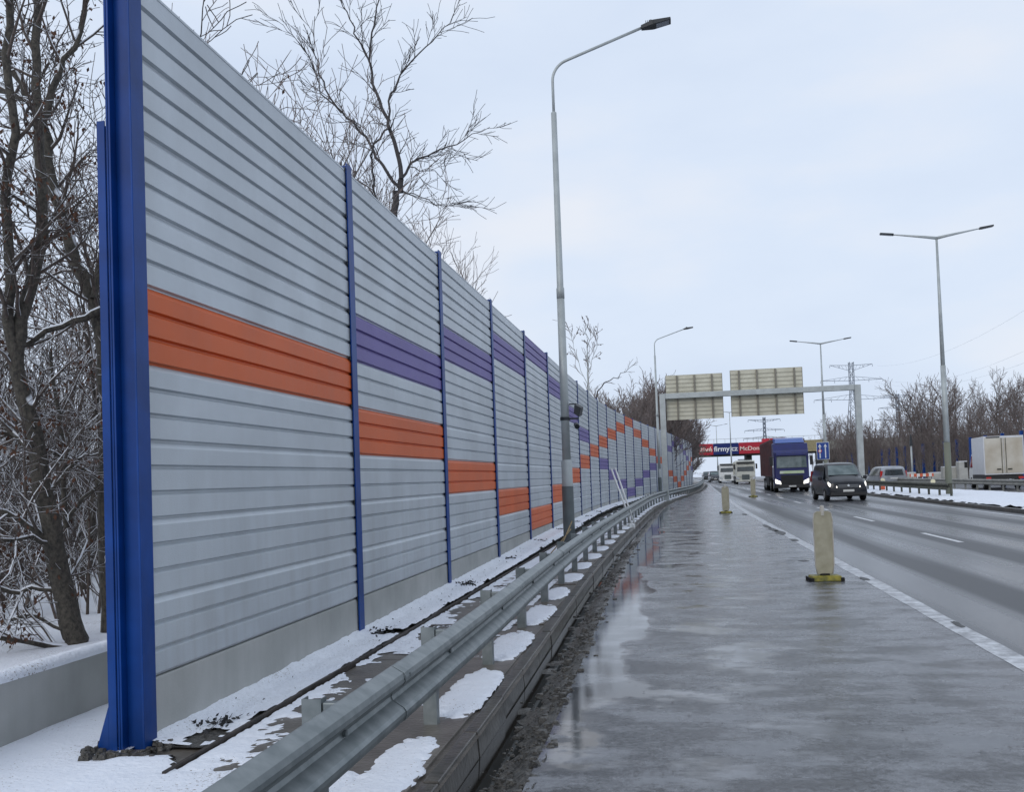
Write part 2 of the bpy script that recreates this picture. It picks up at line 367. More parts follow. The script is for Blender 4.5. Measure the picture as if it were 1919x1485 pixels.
def thing(name, label, cat, loc=(0,0,0), rz=0, group=None):
    o = bpy.data.objects.new(name, None); COL.objects.link(o); o.location = loc; o.rotation_euler = (0,0,rz)
    o.empty_display_size = .2
    return tag(o, label, cat, group)
def struct(o): o['kind'] = 'structure'; return o
def dup(root, loc, rz=0, label=None, scale=None, group=None):
    r = root.copy(); COL.objects.link(r); r.location = loc; r.rotation_euler = (0,0,rz)
    if label: r['label'] = label
    if group: r['group'] = group
    if scale: r.scale = (scale,)*3 if isinstance(scale, (int, float)) else scale
    for ch in root.children:
        c = ch.copy(); COL.objects.link(c); c.parent = r
        for g in ch.children:
            d = g.copy(); COL.objects.link(d); d.parent = c
    return r

def smoothtab(tab, sig=3.0):
    xs = np.arange(-60, 700, 1.0); ys = np.interp(xs, [a for a,_ in tab], [b for _,b in tab])
    k = np.exp(-.5*(np.arange(-12, 13)/sig)**2); k /= k.sum()
    ys2 = np.convolve(np.pad(ys, 12, 'edge'), k, 'valid')
    return lambda y: float(np.interp(y, xs, ys2))
wallx = smoothtab([(-60,-3.29),(40,-3.29),(47,-3.12),(51.6,-2.84),(56.6,-2.55),(60,-2.23),(64,-1.9),(68,-1.58),(72,-1.16),(78,-.6),(90,.4),(102,1.3),(112,1.9),(130,2.4),(700,4)], 2.5)
railx = smoothtab([(-60,-1.6),(2,-1.53),(5,-1.47),(9,-1.54),(14.5,-1.64),(22,-1.64),(36,-1.47),(47,-1.3),(55,-.95),(64,-.3),(71,.3),(78,.95),(90,1.7),(102,2.3),(120,3.0),(135,3.6),(170,4.3),(230,4.0),(400,-6),(700,-60)], 2.5)
shift = smoothtab([(-60,0),(40,0),(70,.4),(100,1.0),(132,1.6),(175,2.0),(230,1.4),(300,-2),(400,-14),(700,-110)], 5)
def vnoise(x, y, s, seed=0): return mnoise.noise(Vector((x*s+seed*7.3, y*s-seed*3.1, seed*1.7)))

# ------------------------------------------------------------------ ground, roads
def strip(name, m, fa, fb, z, ys, nx=1, kind=True):
    b = MB(); vs = []; fs = []
    for y in ys:
        a, c = fa(y), fb(y)
        for i in range(nx+1):
            vs.append((a+(c-a)*i/nx, y, z(y) if callable(z) else z))
    n = nx+1
    for j in range(len(ys)-1):
        for i in range(nx): fs.append((j*n+i, j*n+i+1, (j+1)*n+i+1, (j+1)*n+i))
    b.add(vs, fs); o = fastbuild(b, name, m, smooth=False)
    if kind: struct(o)
    return o
YS = list(np.arange(-12, 60, 2.0)) + list(np.arange(60, 420, 4.0)) + [450, 500, 560, 620]
ground = MB(); ground.add([(-2500,-400,-.22),(2500,-400,-.22),(2500,3500,-.22),(-2500,3500,-.22)], [(0,1,2,3)])
struct(fastbuild(ground, 'snowy_ground', M['snow'], smooth=False))
strip('verge_base', M['concrete_dark'], lambda y: wallx(y)-.09, lambda y: railx(y)+.24, .02, YS)
strip('shoulder', M['shoulder'], lambda y: railx(y)+.66, lambda y: max(railx(y)+.70, 2.58+shift(y)), 0, YS)
strip('carriageway', M['lane'], lambda y: 2.58+shift(y), lambda y: 10.55+shift(y), 0.0, YS)
medr = smoothtab([(-60,16.2),(50,16.2),(80,14.9),(120,14.6),(700,14.6)], 5)
strip('far_carriageway', M['lane'], lambda y: medr(y)+shift(y), lambda y: 25.5+shift(y), 0.0, YS)
# gutter: muddy trough beside the kerb with a gravelly slope up to the asphalt
b = MB(); prof = [(.245,-.13),(.34,-.135),(.42,-.12),(.50,-.07),(.58,-.025),(.665,-.004),(.70,-.012)]
ys = list(np.arange(-3, 22, .07)) + list(np.arange(22, 60, .35)) + list(np.arange(60, 180, 3))
vs = []; fs = []; n = len(prof)
for y in ys:
    for i, (a, z) in enumerate(prof):
        q = .018*vnoise(a*3, y, 3, i)+.034*vnoise(a*4, y, 8, 2)+.02*vnoise(a*9, y, 19, 3) if 0 < i < n-1 else 0
        wob = .09*vnoise(0, y, .9, 5)+.05*vnoise(0, y, 4, 6) if i in (3, 4, 5) else 0
        vs.append((railx(y)+a+wob, y, z+q))
for j in range(len(ys)-1):
    for i in range(n-1): fs.append((j*n+i, j*n+i+1, (j+1)*n+i+1, (j+1)*n+i))
b.add(vs, fs); struct(fastbuild(b, 'gutter', M['mud'], smooth=True))
strip('gutter_water', M['water'], lambda y: railx(y)+.236, lambda y: railx(y)+.46, -.122, YS)
# loose stones in the gutter
random.seed(4); b = MB()
for i in range(2600):
    y = 2.5+random.random()**1.6*22; x = railx(y)+.27+random.random()**.8*.50; s = random.uniform(.004, .014) if random.random() < .93 else random.uniform(.02, .045)
    z = float(np.interp(x-railx(y), [p[0] for p in prof], [p[1] for p in prof]))+.004
    p = [(x+random.uniform(-s,s)*.3+s*dx, y+s*dy, z+s*dz) for dx,dy,dz in ((-1,-1,-.5),(1,-.9,-.5),(.9,1,-.5),(-1,.8,-.5),(-.6,-.5,.6),(.6,-.6,.5),(.5,.7,.6),(-.5,.5,.5))]
    b.hexa(p)
fastbuild(b, 'gutter_gravel', M['mud'], smooth=False); tag(bpy.data.objects['gutter_gravel'], 'loose wet gravel scattered in the gutter', 'gravel', kind='stuff')
# kerb stones
kerb = MB()
y = -3.0
while y < 150:
    ln = 1.0 if y < 60 else 4.0
    q = [(railx(y+.008)), railx(y+ln-.008)]
    random.seed(int(y*3)+5); zt = .035+random.uniform(-.006, .006); dx = random.uniform(-.006, .006)
    kerb.hexa([(q[0]+.13+dx,y+.008,-.2),(q[0]+.235+dx,y+.008,-.2),(q[1]+.235+dx,y+ln-.008,-.2),(q[1]+.13+dx,y+ln-.008,-.2),
               (q[0]+.13+dx,y+.008,zt),(q[0]+.215+dx,y+.008,zt),(q[1]+.215+dx,y+ln-.008,zt),(q[1]+.13+dx,y+ln-.008,zt)])
    y += ln
k = kerb.build('kerb', M['timber'], bevel=.006); struct(k)
# slabs between wall and rail
sl_ = MB(); y = 4.6
while y < 60:
    random.seed(int(y*10)); t = random.uniform(-.006, .008)
    q0, q1 = railx(y), railx(y+1.9)
    w0, w1 = wallx(y)+.49, wallx(y+1.9)+.49
    for a, c in ((0, .48), (.5, .98)):
        f = lambda u, wa, ra: wa+(ra+.12-wa)*u
        sl_.hexa([(f(a,w0,q0),y,.0),(f(c,w0,q0),y,.0),(f(c,w1,q1),y+1.93,.0),(f(a,w1,q1),y+1.93,.0),
                  (f(a,w0,q0),y,.032+t),(f(c,w0,q0),y,.036+t),(f(c,w1,q1),y+1.93,.034+t),(f(a,w1,q1),y+1.93,.031+t)])
    y += 1.95
o = sl_.build('verge_slabs', M['concrete_dark'], bevel=.004); struct(o)
# edging board at the wall's snow strip
bo = MB()
for i in range(40):
    y0 = 5.0+i*2.0; y1 = y0+1.98; random.seed(i); d0, d1 = random.uniform(-.012,.012), random.uniform(-.012,.012)
    x0, x1 = wallx(y0)+.44+d0, wallx(y1)+.44+d1
    bo.hexa([(x0,y0,0),(x0+.022,y0,0),(x1+.022,y1,0),(x1,y1,0),(x0,y0,.07),(x0+.022,y0,.07),(x1+.022,y1,.07),(x1,y1,.07)])
struct(bo.build('edging_board', M['board']))

# markings
strip('edge_line_marking', M['paint'], lambda y: 2.55+shift(y)+.015*vnoise(0,y,1.1,3), lambda y: 2.75+shift(y)+.02*vnoise(0,y,1.4,9), .0025, list(np.arange(-4, 40, .25))+list(np.arange(40, 200, 2)))
strip('right_edge_line_marking', M['paint'], lambda y: 9.86+shift(y), lambda y: 10.02+shift(y), .0035, YS)
b = MB()
for k in range(-1, 18):
    y0 = 21.3+9*k; y1 = y0+3.2
    if y0 < 3: continue
    b.add([(5.63+shift(y0),y0,.0035),(5.75+shift(y0),y0,.0035),(5.75+shift(y1),y1,.0035),(5.63+shift(y1),y1,.0035)], [(0,1,2,3)])
struct(fastbuild(b, 'lane_dash_marking', M['paintbright'], smooth=False))
# tar seams and ragged joint between the shoulder and lane, damage patches
b = MB(); random.seed(8)
for (px, py, w_, l_) in ((1437,987,.10,1.2),(1449,993,.12,.9),(1463,999,.16,1.0),(1489,1013,.1,.5),(1506,1052,.10,.16),(1395,965,.09,.9),(1620,1086,.07,.28),(1796,1172,.045,.24)):
    p = gnd(px, py); n = 11
    b.add([(p.x+w_*math.cos(2*PI*i/n)*random.uniform(.6,1.1), p.y+l_*math.sin(2*PI*i/n)*random.uniform(.7,1.1), .005) for i in range(n)], [tuple(range(n))])
struct(fastbuild(b, 'asphalt_pothole_patches', M['black'], smooth=False))
# small grit and leaf bits on the shoulder
b = MB(); random.seed(77)
for i in range(900):
    y = 3+random.random()**1.7*22; x = random.uniform(railx(y)+.75, 2.5); s = random.uniform(.003, .010); a = random.uniform(0, PI)
    vs = [(x+s*math.cos(a+k*PI/2)*random.uniform(.5,1.6), y+s*math.sin(a+k*PI/2)*random.uniform(.5,1.6), .007) for k in range(4)]
    b.add(vs+[(x, y, .006+s*.25)], [(0,1,4),(1,2,4),(2,3,4),(3,0,4)])
o = fastbuild(b, 'road_grit', M['mud'], smooth=False); tag(o, 'dark grit scattered over the wet shoulder', 'grit', kind='stuff')

# median
strip('median', M['concrete_dark'], lambda y: 10.5+shift(y), lambda y: medr(y)+.05+shift(y), .05, YS)
b = MB()
for y0, y1 in zip(YS[:-1], YS[1:]):
    if y0 > 200: break
    x0, x1 = 10.5+shift(y0), 10.5+shift(y1)
    b.hexa([(x0,y0,-.1),(x0+.16,y0,-.1),(x1+.16,y1,-.1),(x1,y1,-.1),(x0+.03,y0,.13),(x0+.16,y0,.13),(x1+.16,y1,.13),(x1+.03,y1,.13)])
struct(b.build('median_kerb', M['timber']))
def heightfield(name, xs, ys, fn, m, kind='structure'):
    H = [[fn(x, y) for x in xs] for y in ys]
    nx = len(xs); vs = [(xs[i]+0.0, ys[j], (H[j][i] if H[j][i] is not None else -1)) for j in range(len(ys)) for i in range(nx)]
    fs = []
    for j in range(len(ys)-1):
        for i in range(nx-1):
            q = (H[j][i], H[j][i+1], H[j+1][i+1], H[j+1][i])
            if any(v is None for v in q): continue
            fs.append((j*nx+i, j*nx+i+1, (j+1)*nx+i+1, (j+1)*nx+i))
    me = bpy.data.meshes.new(name); me.from_pydata(vs, [], fs)
    import bmesh
    bm = bmesh.new(); bm.from_mesh(me); bmesh.ops.delete(bm, geom=[v for v in bm.verts if not v.link_faces], context='VERTS'); bm.to_mesh(me); bm.free()
    me.materials.append(m); me.polygons.foreach_set('use_smooth', [True]*len(me.polygons))
    o = bpy.data.objects.new(name, me); COL.objects.link(o); o['kind'] = kind; return o
def med_h(x, y):
    s = shift(y); lo, hi = 10.95+s+.25*vnoise(0,y,.5,2)+.12*vnoise(0,y,2.2,6), medr(y)+s-.1
    e = min(x-lo, hi-x)
    if e < -.02: return None
    return .06+.14*min(1, max(0, e)/.35)**.5+.03*vnoise(x,y,.8,1)+.012*vnoise(x,y,3,4)
heightfield('median_snow', list(np.arange(10.5, 18.6, .16)), list(np.arange(14, 110, .3)), med_h, M['snow'])

# near and wood-side snow field
def snow_h(x, y):
    fr = 5.15+.35*max(0, min(1, (-2.8-x)/.2))+.10*vnoise(x,0,1.6,3)+.05*vnoise(x,0,6,5)
    wx = wallx(y)
    if x > -3.36:
        if y > fr: return None
        e = (-1.66+.05*vnoise(0,y,2,5)) - x
        if e < 0: return None
        f = min(1, e/.12)**.5*min(1, (fr-y)/.10)**.5 if fr > y else 0
        # trodden hollow in front of the post
        dd = math.hypot((x+3.35)/.55, (y-5.55)/.35)
        return -.02+.085*f+.025*vnoise(x,y,1.1,7)+.008*vnoise(x,y,5,8)-.04*max(0, 1-dd)
    fall = -min(.16, .03*max(0, -4.6-x))
    rim = .35 if y > 8 else 0
    return .045+fall+.04*vnoise(x,y,.6,7)+.012*vnoise(x,y,4,9)
heightfield('roadside_snow', list(np.arange(-3.36, -1.5, .06)), list(np.arange(-1, 5.5, .05)), snow_h, M['snow'])
heightfield('wood_floor_snow', list(np.arange(-40, -7, 1.2))+list(np.linspace(-7, -3.36, 32)), list(np.arange(-2, 14, .16))+list(np.arange(14, 130, 2.0)), lambda x,y: snow_h(min(x,-3.361),y) if x < wallx(y)-.02 else None, M['snow'])

# snow strip against the wall
def strip_h(x, y):
    lo, hi = wallx(y)+.02, wallx(y)+.425+.018*vnoise(0,y,3,5)
    if x > hi: return None
    base = float(np.interp(y, [5, 9.8, 13.8, 17.8, 22, 26, 80], [.045, .075, .12, .16, .22, .25, .30]))
    if y > 30 and False: return None
    rag = vnoise(x,y,7,1)*.012+vnoise(x,y,17,2)*.008
    e = min(1, max(.02,(hi-x))/.06)**.6
    # thawed hollows at the feet of the posts
    k = (y-5.76)/4.0; dy = abs(k-round(k)-.015)*4; hol = max(0, 1-math.hypot(dy/.28, (x-wallx(y)-.30)/.16))
    h = .055*(1-e)+base*e+rag+.03*(lo+.12-x)/.12*(x < lo+.12)
    if hol > .38 and hol > (.42 if y < 12 else .8)+.4*vnoise(x,y,16,6): return None
    return h
heightfield('wall_foot_snow', [0], [0], lambda x,y: None, M['snow']) if False else None
def strip_field(name, y0, y1, dy, nx, kind='structure'):
    ysl = list(np.arange(y0, y1, dy)); vs = []; fs = []; ok = []
    for y in ysl:
        lo = wallx(y)-.02
        for i in range(nx):
            x = lo+.47*i/(nx-1); h = strip_h(x, y); ok.append(h is not None); vs.append((x, y, h if h is not None else .0))
    for j in range(len(ysl)-1):
        for i in range(nx-1):
            q = (j*nx+i, j*nx+i+1, (j+1)*nx+i+1, (j+1)*nx+i)
            if all(ok[t] for t in q): fs.append(q)
    b = MB(); b.add(vs, fs); o = fastbuild(b, name, M['snow']); o['kind'] = kind
strip_field('wall_foot_snow', 5.62, 30, .035, 15); strip_field('wall_foot_snow', 30, 105, .25, 8)
# earth seen through the thawed hollows
strip('verge_earth', M['mud'], lambda y: wallx(y)+.01, lambda y: wallx(y)+.43, .036, list(np.arange(5.6, 100, 1.0)))
# ragged snow patches on slabs
def blob(b, cx, cy, rx, ry, z, h, seed, n=52, rag=.22, lean=0):
    rings = 4; vs = []; rnd = [1+rag*vnoise(math.cos(2*PI*i/n)*1.3, math.sin(2*PI*i/n)*1.3, 1.3, seed)+rag*.8*vnoise(math.cos(2*PI*i/n)*4, math.sin(2*PI*i/n)*4, 1.7, seed+3)+rag*.7*vnoise(math.cos(2*PI*i/n)*9, math.sin(2*PI*i/n)*9, 1.9, seed+5) for i in range(n)]
    sh = (1.0, .93, .7, .35)
    for k in range(rings):
        for i in range(n):
            a = 2*PI*i/n; c, s = math.cos(a), math.sin(a)
            c = math.copysign(abs(c)**.7, c); s = math.copysign(abs(s)**.7, s)
            u = sh[k]*rnd[i]; x = cx+rx*c*u+lean*s*u; y = cy+ry*s*u
            vs.append((x, y, z+(0, .7, .95, 1)[k]*h+(0 if k == 0 else .006*vnoise(x, y, 9, seed))))
    vs.append((cx, cy, z+h)); fs = [(k*n+i, k*n+(i+1)%n, (k+1)*n+(i+1)%n, (k+1)*n+i) for k in range(rings-1) for i in range(n)]
    fs += [((rings-1)*n+i, (rings-1)*n+(i+1)%n, rings*n) for i in range(n)]
    b.add(vs, fs)
def patch_field(b, x0f, x1f, y0, y1, step, mask, z, h):
    """thin snow sheet wherever mask(x, y) > 0, thinning out to its ragged rim"""
    ysl = np.arange(y0, y1, step); nx = max(3, int((x1f(y0)-x0f(y0))/step)); G = []; w_ = nx+1
    for y in ysl:
        a, c = x0f(y), x1f(y)
        for i in range(nx+1):
            x = a+(c-a)*i/nx; G.append((x, y, mask(x, y)))
    vs = []; used = [g[2] > 0 for g in G]; ny = len(ysl)
    for k, (x, y, m_) in enumerate(G):
        if m_ > 0: vs.append((x, y, z+h*min(1, m_*1.7)**.6+.004*vnoise(x, y, 12, 3)*min(1, m_*3))); continue
        j, i = divmod(k, w_); ax = []
        for dj in (-1, 0, 1):
            for di in (-1, 0, 1):
                if (di or dj) and 0 <= i+di < w_ and 0 <= j+dj < ny:
                    g = G[(j+dj)*w_+i+di]
                    if g[2] > 0:
                        u = m_/(m_-g[2]); ax.append((x+(g[0]-x)*u, y+(g[1]-y)*u))
        if ax: used[k] = True; vs.append((sum(q[0] for q in ax)/len(ax), sum(q[1] for q in ax)/len(ax), z-.002))
        else: vs.append((x, y, z-.004))
    fs = []
    for j in range(ny-1):
        for i in range(nx):
            q = (j*w_+i, j*w_+i+1, (j+1)*w_+i+1, (j+1)*w_+i)
            if all(used[t] for t in q) and any(G[t][2] > 0 for t in q): fs.append(q)
    b.add(vs, fs)
def rag(x, y, sd): return .30*vnoise(x, y, 5, sd)+.42*vnoise(x, y, 13, sd+1)+.25*vnoise(x, y, 31, sd+2)
def under_rail(x, y):
    k = (y-5.1)/2.03; f = (k-round(k))*2.03; kk = round(k); r = railx(y)
    ry = .80 if kk < 4 else .66; cx = r-.07+.03*vnoise(kk, 0, 3.3, 4); rx = .17+.03*vnoise(kk, 0, 2.1, 9)
    return 1-(abs(x-cx)/rx)**2.6-(abs(f)/ry)**3+rag(x, y, 5)*(1.2 if y < 14 else .7)
def on_slabs(x, y):
    u = (x-wallx(y)-.48)/(railx(y)-.2-wallx(y)-.48)
    base = -.35+.9*vnoise(x, y, .9, 21)+.5*math.exp(-((u-.02)/.08)**2)+min(.45, max(0, (y-9)*.05))
    return base+1.3*rag(x, y*1.0, 8)+.5*vnoise(x*.3, y, 5, 2)
b = MB()
patch_field(b, lambda y: railx(y)-.28, lambda y: railx(y)+.125, 3.4, 16, .022, under_rail, .037, .022)
patch_field(b, lambda y: railx(y)-.28, lambda y: railx(y)+.125, 16, 75, .08, under_rail, .037, .022)
patch_field(b, lambda y: wallx(y)+.485, lambda y: railx(y)-.22, 5.0, 16, .025, on_slabs, .038, .014)
patch_field(b, lambda y: wallx(y)+.485, lambda y: railx(y)-.22, 16, 75, .1, on_slabs, .038, .016)
patch_field(b, lambda y: railx(y)-.24, lambda y: railx(y)+.10, 1.0, 4.2, .02, lambda x, y: .75-(abs(x-railx(y)+.03)/.13)**2.5-max(0, (y-3.2)*1.0)+rag(x, y, 2), .037, .022)
o = fastbuild(b, 'snow_patches', M['snow']); tag(o, 'ragged snow patches lying on the wet verge slabs', 'snow', kind='stuff')

# ------------------------------------------------------------------ noise barrier
Y0 = 5.76; NB = 26
pts = []; x_, y_ = -3.29, Y0
for i in range(NB+1):
    pts.append(Vector((x_, y_, 0)))
    # 4 m along the wall
    ny = y_+4
    for _ in range(4):
        nx_ = wallx(ny); l_ = math.hypot(nx_-x_, ny-y_); ny = y_+(ny-y_)*4/l_
    x_, y_ = wallx(ny), ny
wallroot = thing('noise_barrier', 'long grey metal noise barrier with orange and purple zigzag bands between blue posts', 'noise barrier', (0,0,0))
PB = .435; CH = .4965
def cassette_profile(z0):
    p = []
    for r in range(3):
        a = z0+r*CH/3; e = z0+(r+1)*CH/3; wt = .038 if r == 2 else .017
        p += [(-.021, a+.001), (-.021, a+.010), (0, a+.022), (0.0, e-wt), (-.005, e-wt+.003)] if False else [(-.026, a+.0005), (-.026, a+.011), (.0, a+.021), (.0, e-wt), (-.026, e-.0005)]
    return p
def tri(k, ph):
    """bounces between 1 and 9 with period 16"""
    q = (k+ph) % 16
    return 9-q if q <= 8 else q-7
def cass_idx(k):
    org = (5,4,3,2,1,2,3,4,5,6,7,8,9,8,7,6)[(k-1) % 16]
    pur = (5,6,7,8,9,8,7,6,5,4,3,2,1,2,3,4)[(k-1) % 16]
    return org, pur
for k in range(NB):
    a, c = pts[k], pts[k+1]; d = (c-a).normalized(); lat = Vector((d.y, -d.x, 0))
    org, pur = cass_idx(k+1); a2 = a+d*(.03 if k else -.16); c2 = c-d*.03
    sets = {'grey_panel': [], 'orange_panel': [], 'purple_panel': []}
    for i in range(1, 10):
        key = 'orange_panel' if i == org else 'purple_panel' if i == pur else 'grey_panel'
        sets[key].append(i)
    for key, ids in sets.items():
        if not ids: continue
        mb = MB()
        for i in ids:
            z0 = PB+(i-1)*CH; pr = cassette_profile(z0); z1 = z0+CH
            if i == 9: pr = pr[:-2]+[(0.0, z1-.02), (0.004, z1-.018), (.004, z1+.0), (-.12, z1+.002)]
            else: pr = pr+[(-.10, z1-.0005)]
            pr = [(-.10, z0+.0005)]+pr
            mb.sweep(pr, [(a2, lat), (c2, lat)], closed=True)
        mb.build(key, M[{'grey_panel': 'panel', 'orange_panel': 'orange', 'purple_panel': 'purple'}[key]], wallroot)
    mb = MB(); mb.sweep([(-.10,-.15),(-.004,-.15),(-.004,PB-.014),(-.012,PB-.006),(-.10,PB-.006)], [(a2, lat), (c2, lat)])
    mb.build('concrete_plinth', M['concrete'], wallroot)
def hbeam(a, d, h, dep=.20, fl=.17, t=.012, z0=0, off=.02):
    """H section: flanges face the road and the wood, web between"""
    lat = Vector((d.y, -d.x, 0)); mb = MB()
    def bx(l0, l1, s0, s1, za, zb):
        P = [a+lat*l+d*s for l, s in ((l0,s0),(l1,s0),(l1,s1),(l0,s1))]
        mb.hexa([(*p.xy, za) for p in P]+[(*p.xy, zb) for p in P])
    bx(off-t, off, -fl/2, fl/2, z0, h); bx(off-dep, off-dep+t, -fl/2, fl/2, z0, h); bx(off-dep+t+.0005, off-t-.0005, -t/2, t/2, z0, h)
    return mb, bx
for k in range(1, NB+1):
    d = (pts[min(k+1, NB)]-pts[k-1]).normalized()
    hh = 4.97 if k < NB else 4.95
    mb, bx = hbeam(pts[k], d, hh, off=.022, dep=.15, fl=.16)
    mb.build('post', M['blue'], wallroot)
# the first, heavy end post with its lower side channel and gusset
d = Vector((0,1,0)); p0 = pts[0]+Vector((.008,-.155,0))
mb, bx = hbeam(p0, d, 5.15, dep=.175, fl=.15, t=.014, off=.03, z0=-.1)
o = mb.build('end_post', M['blue'], wallroot, bevel=.004); o['label'] = 'tall heavy blue end post nearest the camera'
mb = MB()
xx = p0.x+.03-.175
mb.box(xx-.055, xx-.002, p0.y-.085, p0.y-.073, -.1, 3.93)
mb.box(xx-.055, xx-.045, p0.y-.0725, p0.y+.07, -.1, 3.93)
mb.add([(xx-.055,p0.y-.085,.30),(xx-.055,p0.y-.073,.30),(xx-.16,p0.y-.085,-.03),(xx-.16,p0.y-.073,-.03),(xx-.055,p0.y-.085,-.03),(xx-.055,p0.y-.073,-.03)],
       [(0,2,4),(1,5,3),(0,1,3,2),(2,3,5,4),(0,4,5,1)])
o = mb.build('side_channel', M['blue'], wallroot, bevel=.002); o['label'] = 'lower blue side channel with flared foot on the end post'
mb = MB()   # inner lip in the web pocket
mb.box(xx+.018, xx+.030, p0.y-.074, p0.y-.01, -.1, 5.13)
mb.build('web_lip', M['blue'], wallroot)
# clamps on the panel edge beside each near post
mb = MB()
for k in range(1, 12):
    for i in range(0, 10):
        for r in (0,):
            z = PB+i*CH; mb.box(pts[k].x+.002, pts[k].x+.012, pts[k].y-.105, pts[k].y-.083, z-.02, z+.02)
o = mb.build('panel_clamp', M['lampblack'], wallroot); o['kind'] = 'stuff'
# mortar bed round the first post
b = MB(); random.seed(3)
for i in range(170):
    a = random.uniform(0, 2*PI); rr = random.uniform(.6, 1.05)
    x = p0.x-.10+math.cos(a)*.26*rr; y = p0.y-.02+math.sin(a)*.24*rr
    if random.random() < .35: x = p0.x-.25+random.random()*.45; y = p0.y-.24+random.uniform(-.05,.04)
    s = random.uniform(.008, .024); z = .04+random.uniform(-.01,.02)
    b.hexa([(x+s*dx*random.uniform(.7,1.2), y+s*dy*random.uniform(.7,1.2), z+s*dz*random.uniform(.4,.9)) for dx,dy,dz in ((-1,-1,-1),(1,-1,-1),(1,1,-1),(-1,1,-1),(-.7,-.7,1),(.7,-.7,1),(.7,.7,1),(-.7,.7,1))])
o = fastbuild(b, 'mortar_bed', M['mud'], smooth=False); tag(o, 'dark crumbly mortar round the foot of the blue end post', 'mortar', kind='stuff')
# leaf clumps at post feet
b = MB(); random.seed(13)
def leafq(b, p, s):
    a = Vector((random.uniform(-1,1), random.uniform(-1,1), random.uniform(-.6,.6))).normalized(); c = a.orthogonal().normalized()
    b.add([p-a*s, p+c*s*.5, p+a*s, p-c*s*.5], [(0,1,2,3)])
for k in range(0, 9):
    for i in range(46 if k < 3 else 22):
        x = wallx(pts[k].y)+.08+abs(random.gauss(.14,.07)); y = pts[k].y+random.gauss(.32 if k == 0 else .05, .12)
        h = strip_h(x, y); leafq(b, Vector((x, y, (h if h is not None else .05)+.012)), random.uniform(.012,.035))
for i in range(60):
    y = random.uniform(6, 20); x = wallx(y)+random.uniform(.05,.4); h = strip_h(x, y)
    if h: leafq(b, Vector((x, y, h+.006)), random.uniform(.006,.016))
o = fastbuild(b, 'fallen_leaves', M['black'], smooth=False); tag(o, 'dark wet leaves and soil clods on the snow strip', 'leaves', kind='stuff')

# low concrete wall left of the end post
lw = thing('low_concrete_wall', 'low grey concrete wall with snow on top, left of the blue end post', 'wall', (-4.25, 5, 0))
MB().box(-.12, 0, -7, 3.6, -.2, .43).build('wall_panel', M['concrete'], lw)
b = MB(); ysl = np.arange(-7, 3.6, .07); vs = []; fs = []
for y in ysl:
    for i, (x, z) in enumerate(((-.13,.425),(-.135,.45),(-.10,.485),(-.06,.495),(-.02,.488),(.012,.455),(.004,.425))):
        vs.append((x+.006*vnoise(x,y,6,i), y, z+(.008*vnoise(x,y,4,2)+.006*vnoise(x,y,13,5) if 0<i<6 else 0)))
for j in range(len(ysl)-1):
    for i in range(6): fs.append((j*7+i, j*7+i+1, (j+1)*7+i+1, (j+1)*7+i))
b.add(vs, fs); fastbuild(b, 'snow_cap', M['snow'], lw)

# ------------------------------------------------------------------ guard rails
WP = [(.012,0),(.020,.003),(.075,.035),(.083,.060),(.083,.080),(.070,.098),(.012,.135),(.004,.155),(.012,.175),(.070,.212),(.083,.230),(.083,.250),(.075,.275),(.020,.307),(.012,.310)]
def wbeam(fx, y0, y1, z, side=1, inset=0, step=1.0):
    n = max(1, round((y1-y0)/step)); path = []
    for i in range(n+1):
        y = y0+(y1-y0)*i/n; path.append((Vector((fx(y), y, z)), Vector((side, 0, 0))))
    pr = [(a+inset, zz) for a, zz in WP]; back = [(a-.0035, zz) for a, zz in reversed(pr)]
    return MB().sweep(pr+back, path, closed=True)
def guard_rail(name, label, fx, y0, y1, ztop, m, side=1, pm=None, post_y0=None, seg=4.0, postdx=-.16, pz=-.1, lvl=60, vis=999):
    root = thing(name, label, 'guard rail', (fx(y0), y0, 0)); root.location = (0,0,0)
    y = y0; i = 0
    while y < y1-.01:
        e = min(y+seg+(.14), y1+.14)
        wbeam(fx, y, e, ztop-.31, side, inset=(.0 if i % 2 else .0045), step=1.0 if y < 60 else 2.0).build('rail_beam', m, root, smooth=False)
        y += seg; i += 1
    y = post_y0 if post_y0 is not None else y0+.2
    while y < y1:
        b = MB(); x = fx(y); s = side
        xa, xb = sorted((x-.075*s, x-.165*s)); t = .006
        b.box(xa, xb, y-.03, y-.03+t, pz, ztop+.005)                    # web
        b.box(xa, xa+t, y-.03+t, y+.04, pz, ztop+.005); b.box(xb-t, xb, y-.03+t, y+.04, pz, ztop+.005)
        b.build('post', pm or m, root)
        c = MB(); xa, xb = sorted((x-.073*s, x+.004*s))
        c.box(xa, xb, y-.022, y+.032, ztop-.20, ztop-.012)
        c.build('spacer', pm or m, root, bevel=.006)
        y += 2.05
    return root
gr = guard_rail('guard_rail', 'galvanised guard rail running along the snowy verge in front of the noise barrier', railx, -3.1, 150, .66, M['galv'], 1, post_y0=4.15-2.05)
# bolts on near rail
def bolt(x, y, z, r, h):
    o = MB().cyl((x, y, z), (1,0,0), r, h, 8).build('bolt', M['poledark'], gr)
for k in range(0, 12):
    y = 4.17+2.05*k; bolt(railx(y)+.012, y, .505, .016, .02)
for k in range(0, 5):
    y = 5.0+4*k-.1
    for dy in (0.0, .09):
        for z in (.41, .60): bolt(railx(y)+.0505+(0 if z < .5 else .012), y+dy, z, .012, .05)
